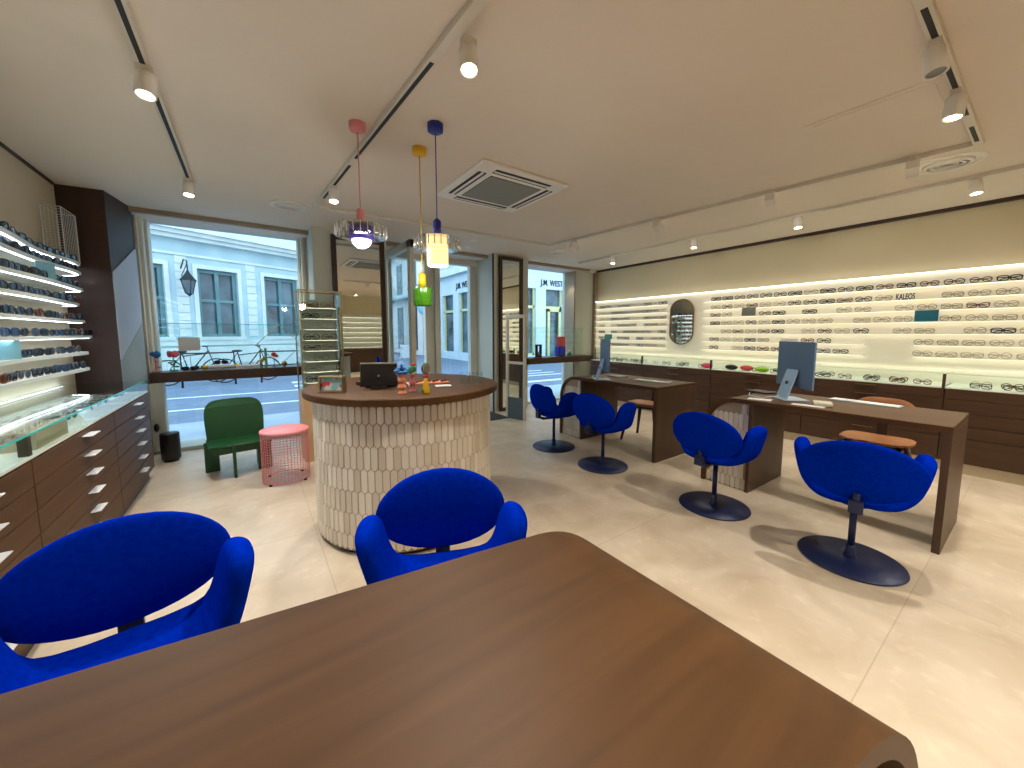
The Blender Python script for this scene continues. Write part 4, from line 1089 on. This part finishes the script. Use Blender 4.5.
# ------------------------------------------------------------------ back of the shop, seen in the mirrors
t = thing('wall_shelving', 'lit white shelving on the back wall seen in the mirror', 'shelving', (2.0, -3.58, .8))
MB().box(0, 2.2, 0, .03, 0, 1.15).build('back_panel', 'shelfacr', t)
for i in range(7): MB().box(0, 2.2, .03, .12, .02+.17*i, .03+.17*i).build('shelf', 'shelfacr', t); MB().box(0, 2.2, .11, .12, .012+.17*i, .02+.17*i).build('led_strip', 'ledwarm', t)
t = thing('drawer_cabinet', 'walnut cabinet on the back wall seen in the mirror', 'cabinet', (1.9, -3.58, 0))
MB().box(0, 2.4, 0, .45, .08, .78).build('body', 'walnut_d', t); MB().box(0.02, 2.38, 0.02, .42, 0, .08).build('plinth', 'column', t)

# ------------------------------------------------------------------ outside
GZ = -.10
struct('road', MB().box(-30, 40, 5.95+1.3, 60, GZ-.2, GZ), 'asphalt')
struct('pavement', MB().box(-30, 40, 5.86, 7.25, GZ-.2, GZ+.08), 'pave')
rm = MB()
for (x0, y0, x1, y1, w_) in ((-6, 9.2, 9, 8.55, .10), (-6, 10.9, 9, 10.3, .10)):
    rm.bar((x0, y0, GZ+.003), (x1, y1, GZ+.003), w_, .004)
for i in range(5): rm.bar((.9+.0*i, 8.9+.85*i, GZ+.004), (2.6, 8.9+.85*i, GZ+.004), .35, .004)
for i in range(3): rm.bar((4.4, 8.6+1.3*i, GZ+.004), (9.0, 8.4+1.3*i, GZ+.004), .12, .004)
struct('road_marking', rm, 'roadpaint')
# stone building across the street (local x along the facade)
fa = math.atan2(.412, .911)
t = thing('stone_building', 'pale stone building with green casement windows across the street', 'building', (-3.617, 15.971, GZ), fa)
Z = lambda z: z-GZ
U0, U1 = -4.0, 7.0
wins = [(-2.2, -1.0), (.25, 1.55), (2.43, 3.65), (4.56, 5.88)]
m = MB(); x = U0
for a, b in wins: m.box(x, a, 0, .5, 0, Z(4.4)); m.box(a, b, 0, .5, 0, Z(1.18)); m.box(a, b, 0, .5, Z(3.52), Z(4.4)); x = b
m.box(x, U1, 0, .5, 0, Z(4.4)).box(U0, U1, .5, 8, 0, Z(4.4)); m.build('wall', 'stone', t)
MB().box(U0, U1+.15, -.30, .2, Z(4.38), Z(4.50)).box(U0, U1+.2, -.45, .2, Z(4.50), Z(4.62)).box(U0, U1+.3, -.60, .2, Z(4.62), Z(4.76)).build('cornice', 'stone_l', t)
MB().box(U0, U1, -.08, 0, Z(.88), Z(1.06)).box(U0, U1, -.14, 0, 0, Z(.82)).build('plinth_course', 'stone_l', t)
MB().box(U0, U1, -.06, 0, Z(3.88), Z(3.96)).build('string_course', 'stone_l', t)
MB().box(U0, U1, .1, 7, Z(4.7), Z(6.2)).build('attic', 'shop_white', t)
for a, b in wins:
    m = MB(); zb, zt = Z(1.18), Z(3.52)
    for x0, x1 in ((a, a+.12), (b-.12, b), ((a+b)/2-.06, (a+b)/2+.06)): m.box(x0, x1, .10, .18, zb, zt)
    for z in (zb, zb+(zt-zb)*.52, zt-.12): m.box(a, b, .11, .17, z, z+.1)
    wf = m.build('casement_window', 'winframe', t)
    MB().box(a+.1, b-.1, .2, .22, zb, zt).build('pane', 'winglass', wf)
    MB().box(a-.12, b+.12, -.05, 0.0, zt, zt+.14).box(a-.12, a, -.05, 0, zb-.1, zt).box(b, b+.12, -.05, 0, zb-.1, zt).box(a-.15, b+.15, -.12, 0, zb-.12, zb).build('window_surround', 'stone_l', t)
m = MB()
for xq in (2.0, 4.1, -.1, 6.3):
    for i in range(10): z = Z(1.2+.27*i); m.box(xq-.16, xq+.16, -.03, 0, z, z+.235)
m.build('quoins', 'stone_l', t)
fm_ = Matrix.Translation((-3.617, 15.971, GZ)) @ Matrix.Rotation(fa, 4, 'Z')
t2 = thing('wall_lantern', 'old black street lantern bracketed to the stone facade', 'lantern', tuple(fm_ @ Vector((2.0, -.55, Z(2.6)))), fa)
MB().lathe([(.10, 0), (.19, .42), (.0, .42)], n=4, smooth=False).build('lantern_glass', 'winglass', t2)
m = MB().lathe([(.24, .42), (.20, .47), (.06, .66), (.03, .74), (0, .80)], n=4, smooth=False)
for i in range(4): a = i*pi/2; m.tube([(.10*cos(a), .10*sin(a), 0), (.20*cos(a), .20*sin(a), .43)], .014, 5)
m.lathe([(0, -.10), (.04, -.06), (.11, 0), (.0, .01)], n=8)
m.build('lantern_cage', 'iron', t2)
MB().tube([(0, 0, .78), (0, .02, 1.05), (0, .25, 1.12), (0, .53, .85)], .02, 6).tube([(0, .02, .95), (0, .53, .6)], .014, 6).build('bracket', 'iron', t2)
MB_p = tag(MB().tube([tuple(fm_ @ Vector((6.55, -.22, 0))), tuple(fm_ @ Vector((6.55, -.22, Z(4.3))))], .06, 10).build('drainpipe', 'stone_d'), 'grey drainpipe at the corner of the stone building', 'pipe')
# bicycles
def bicycle(label, loc, rz, m1):
    t = thing('bicycle', label, 'bicycle', loc, rz, 'bicycles parked outside'); R = .33
    for x in (-.52, .52):
        w = MB().tube([(x+R*cos(2*pi*i/32), 0, R+.02+R*sin(2*pi*i/32)) for i in range(32)], .018, 6, closed=True).build('wheel', 'rubber', t)
        m = MB()
        for i in range(12): a = 2*pi*i/12; m.tube([(x, 0, R+.02), (x+R*cos(a), 0, R+.02+R*sin(a))], .003, 4)
        m.build('spokes', 'grey', w)
    A, B, Cc, D, E = (-.52, 0, .35), (-.08, 0, .30), (-.20, 0, .85), (.36, 0, .92), (.52, 0, .35)
    MB().tube([A, B], .014, 6).tube([A, Cc], .012, 6).tube([B, Cc], .016, 6).tube([B, D], .018, 6).tube([(-.18, 0, .78), (.34, 0, .84)], .016, 6).tube([D, E], .014, 6).build('frame', m1, t)
    MB().ell((-.21, 0, .90), .13, .07, .035, 12, 8).tube([Cc, (-.21, 0, .89)], .012, 6).build('saddle', 'rubber', t)
    MB().tube([D, (.33, 0, 1.02)], .012, 6).tube([(.27, -.24, 1.04), (.34, -.12, 1.03), (.34, .12, 1.03), (.27, .24, 1.04)], .012, 6).build('handlebar', 'rubber', t)
bicycle('dark bicycle parked outside behind the flower ornaments', (-1.35, 13.5, GZ), rad(12), 'iron')
bicycle('dark bicycle parked outside behind the white box of frames', (-.13, 13.35, GZ), rad(8), 'rubber')
def rack(label, x, y):
    t = tag(MB().tube([(x-.55, y, GZ), (x-.55, y, .78), (x+.55, y+.15, .78), (x+.55, y+.15, GZ)], .025, 8).tube([(x-.55, y, .38), (x+.55, y+.15, .38)], .02, 8).build('bicycle_rack', 'iron'), label, 'bicycle rack')
rack('dark metal bicycle rack in the street behind the yellow-ended cushion', -.95, 12.7)
rack('dark metal bicycle rack in the street behind the striped post', .75, 12.85)
# side-street row of buildings
KX, KY = 8.928, 13.369
t = thing('corner_shop', 'white corner shop building with large panes and lettering J.M. WESTON', 'building', (KX, KY, GZ))
def holes_wall(m, axis, L, zt, holes, th=.35):
    x = 0
    for a, b, z0_, z1_ in sorted(holes):
        for s0, s1, q0, q1 in ((x, a, 0, zt), (a, b, 0, z0_), (a, b, z1_, zt)):
            if s1 > s0 and q1 > q0:
                if axis == 'x': m.box(s0, s1, 0, th, q0, q1)
                else: m.box(0, th, s0, s1, q0, q1)
        x = b
    if axis == 'x': m.box(x, L, 0, th, 0, zt)
    else: m.box(0, th, x, L, 0, zt)
fh = [(.98, 1.68, Z(.3), Z(3.3)), (2.25, 3.30, Z(.0), Z(3.3)), (4.2, 5.4, Z(.3), Z(3.3))]
sh_ = [(3.35, 4.35, Z(.3), Z(3.35)), (4.95, 6.3, Z(.3), Z(3.35)), (1.2, 2.6, Z(.3), Z(3.35))]
m = MB(); holes_wall(m, 'x', 7, Z(4.3), fh); m.build('front_wall', 'shop_white', t)
m = MB(); holes_wall(m, 'y', 7.1, Z(4.3), sh_); m.build('side_wall', 'shop_white', t)
MB().box(-.25, 7, -.25, .3, Z(4.3), Z(4.65)).box(-.25, .3, -.25, 7.1, Z(4.3), Z(4.65)).build('cornice', 'stone_l', t)
up = [(1.2, 2.2, Z(5.3), Z(7.2)), (3.4, 4.4, Z(5.1), Z(7.2)), (5.2, 6.2, Z(5.1), Z(7.2))]
m = MB()
m.box(.05, 7, .3, 7.1, Z(4.65), Z(9.5)); m.build('upper_wall', 'stone', t)
for a, b, c1, c2 in up:
    wf = MB().box(-.02, .05, a, b, c1, c2).build('upper_window', 'winframe', t); MB().box(-.03, -.02, a+.12, b-.12, c1+.1, c2-.1).build('pane', 'winglass', wf)
    wf = MB().box(a, b, .24, .3, c1, c2).build('upper_window', 'winframe', t); MB().box(a+.12, b-.12, .23, .24, c1+.1, c2-.1).build('pane', 'winglass', wf)
for a, b, c1, c2 in fh:
    wf = MB().box(a, a+.08, .12, .2, c1, c2).box(b-.08, b, .12, .2, c1, c2).box(a, b, .12, .2, Z(2.42), Z(2.54)).box(a, b, .12, .2, c1, c1+.1).build('shop_window', 'creamframe', t)
    MB().box(a, b, .21, .23, c1, c2).build('pane', 'winglass', wf)
wf = MB().box(2.42, 2.55, .05, .12, Z(0), Z(2.42)).box(3.1, 3.23, .05, .12, Z(0), Z(2.42)).box(2.42, 3.23, .05, .12, Z(2.30), Z(2.42)).build('shop_door', 'creamframe', t)
for a, b, c1, c2 in sh_:
    wf = MB().box(.12, .2, a, a+.08, c1, c2).box(.12, .2, b-.08, b, c1, c2).box(.12, .2, a, b, Z(2.42), Z(2.54)).build('shop_window', 'creamframe', t)
    MB().box(.21, .23, a, b, c1, c2).build('pane', 'winglass', wf)
text('J.M. WESTON', 'lettering', None, None, (1.93, -.02, Z(3.46)), (pi/2, 0, 0), .38, 'iron', .01, t, 'LEFT', .80)
text('J.M. WESTON', 'lettering', None, None, (-.02, 4.55, Z(3.58)), (pi/2, 0, -pi/2), .42, 'iron', .01, t, 'LEFT', .9)
t = thing('dark_shopfront', 'dark brown narrow building with an awning along the side street', 'building', (KX, KY+7.1, GZ))
MB().box(.1, 6, 0, 2.2, 0, Z(5.0)).build('wall', 'darkshop', t); MB().box(.1, 6, 0, 2.2, Z(5.0), Z(11)).build('upper_wall', 'stone_l', t)
MB().prism([(.1, Z(4.2)), (-.9, Z(3.75)), (-.9, Z(3.65)), (.1, Z(4.0))], .1, 2.1, 'xz').build('awning', 'black', t)
MB().box(.05, .1, .5, 1.6, Z(.2), Z(2.6)).build('entrance', 'winglass', t)
for z in (5.6, 8.2): wf = MB().box(.04, .1, .6, 1.6, Z(z), Z(z+1.7)).build('upper_window', 'winframe', t)
t2 = tag(MB().lathe([(0, -.04), (.42, -.04), (.42, .04), (0, .04)], (KX-.6, KY+7.4, 2.75), n=28, axis='y').build('round_sign', 'skyblue'), 'round pale blue shop sign hanging in the side street', 'sign')
t = thing('tall_building', 'tall pale apartment building far along the side street', 'building', (KX, KY+9.3, GZ))
MB().box(0, 8, 0, 26, 0, Z(13)).build('wall', 'stone_l', t)
for zi, z in enumerate((.2, 4.0, 7.0, 10.0)):
    for i in range(9):
        a = .9+2.7*i; b = a+1.2; h_ = 2.9 if zi == 0 else 2.1
        wf = MB().box(-.03, .05, a, b, Z(z), Z(z+h_)).build('window', 'winframe' if zi else 'darkshop', t); MB().box(-.04, -.03, a+.12, b-.12, Z(z)+.1, Z(z+h_)-.1).build('pane', 'winglass', wf)
MB().box(-.5, 0, 0, 26, Z(3.6), Z(3.75)).box(-.5, 0, 0, 26, Z(6.6), Z(6.72)).build('balcony', 'stone', t)
MB().box(.3, 8, 0, 26, Z(13), Z(15)).build('roof', 'slate', t)
t = thing('street_end_building', 'distant pale building closing the side street', 'building', (-2, 62, GZ))
MB().box(0, 22, 0, 4, 0, 14).build('wall', 'stone', t); MB().box(0, 22, -.2, .0, 4, 4.3).build('cornice', 'stone_l', t)
t = thing('opposite_building', 'pale building behind the stone one on the other side of the side street', 'building', (4.4, 24.0, GZ), 0)
MB().box(-7, -.2, 4.8, 26, 0, 12).build('wall', 'stone_l', t)
for i in range(4):
    t = thing('white_planter', ['square white planter on the side-street pavement behind the vases', 'square white planter beside the fixed door post', 'square white planter in the middle of the door view', 'square white planter nearest the corner shop'][i], 'planter', (7.0+.1*i, 33-4.0*i, GZ))
    MB().box(-.3, .3, -.3, .3, 0, .75).build('box', 'paper', t, bevel=.02); MB().box(-.24, .24, -.24, .24, .70, .76).build('soil', 'rubber', t)
t = tag(MB().tube([(6.9, 11.2, GZ), (6.9, 11.2, .85)], .05, 12).ell((6.9, 11.2, .88), .065, .065, .065, 12, 8).build('bollard', 'iron'), 'dark street bollard seen through the far window', 'bollard')

# ------------------------------------------------------------------ sky & lights
W = bpy.data.worlds.new('sky'); S.world = W; W.use_nodes = True; n = W.node_tree.nodes; l = W.node_tree.links
bg = n['Background']; tc = n.new('ShaderNodeTexCoord'); sp = n.new('ShaderNodeSeparateXYZ'); cr = n.new('ShaderNodeValToRGB')
cr.color_ramp.elements[0].position = 0; cr.color_ramp.elements[0].color = (.80, .90, 1.0, 1); cr.color_ramp.elements[1].position = .6; cr.color_ramp.elements[1].color = (.62, .80, 1.0, 1)
l.new(tc.outputs['Generated'], sp.inputs[0]); l.new(sp.outputs['Z'], cr.inputs[0]); l.new(cr.outputs[0], bg.inputs['Color']); bg.inputs['Strength'].default_value = 1.95

# ------------------------------------------------------------------ camera
f = 375.; th = math.atan2(36, 375); yaw = rad(34.8)
cam = bpy.data.cameras.new('camera'); co = bpy.data.objects.new('camera', cam); COL.objects.link(co); S.camera = co
co.location = (0, 0, 1.31); co.rotation_euler = (pi/2-th, 0, -yaw)
cam.sensor_width = 36; cam.sensor_fit = 'HORIZONTAL'; cam.lens = 36*f/1024; cam.shift_y = -15/1024; cam.clip_start = .02; cam.clip_end = 300
vs = S.view_settings; vs.view_transform = 'Standard'; vs.look = 'None'; vs.gamma = 1; vs.use_curve_mapping = False; vs.exposure = .80
S.cycles.max_bounces = 10; S.cycles.diffuse_bounces = 5; S.cycles.transparent_max_bounces = 24; S.cycles.sample_clamp_indirect = 4
S.cycles.caustics_reflective = False; S.cycles.caustics_refractive = False
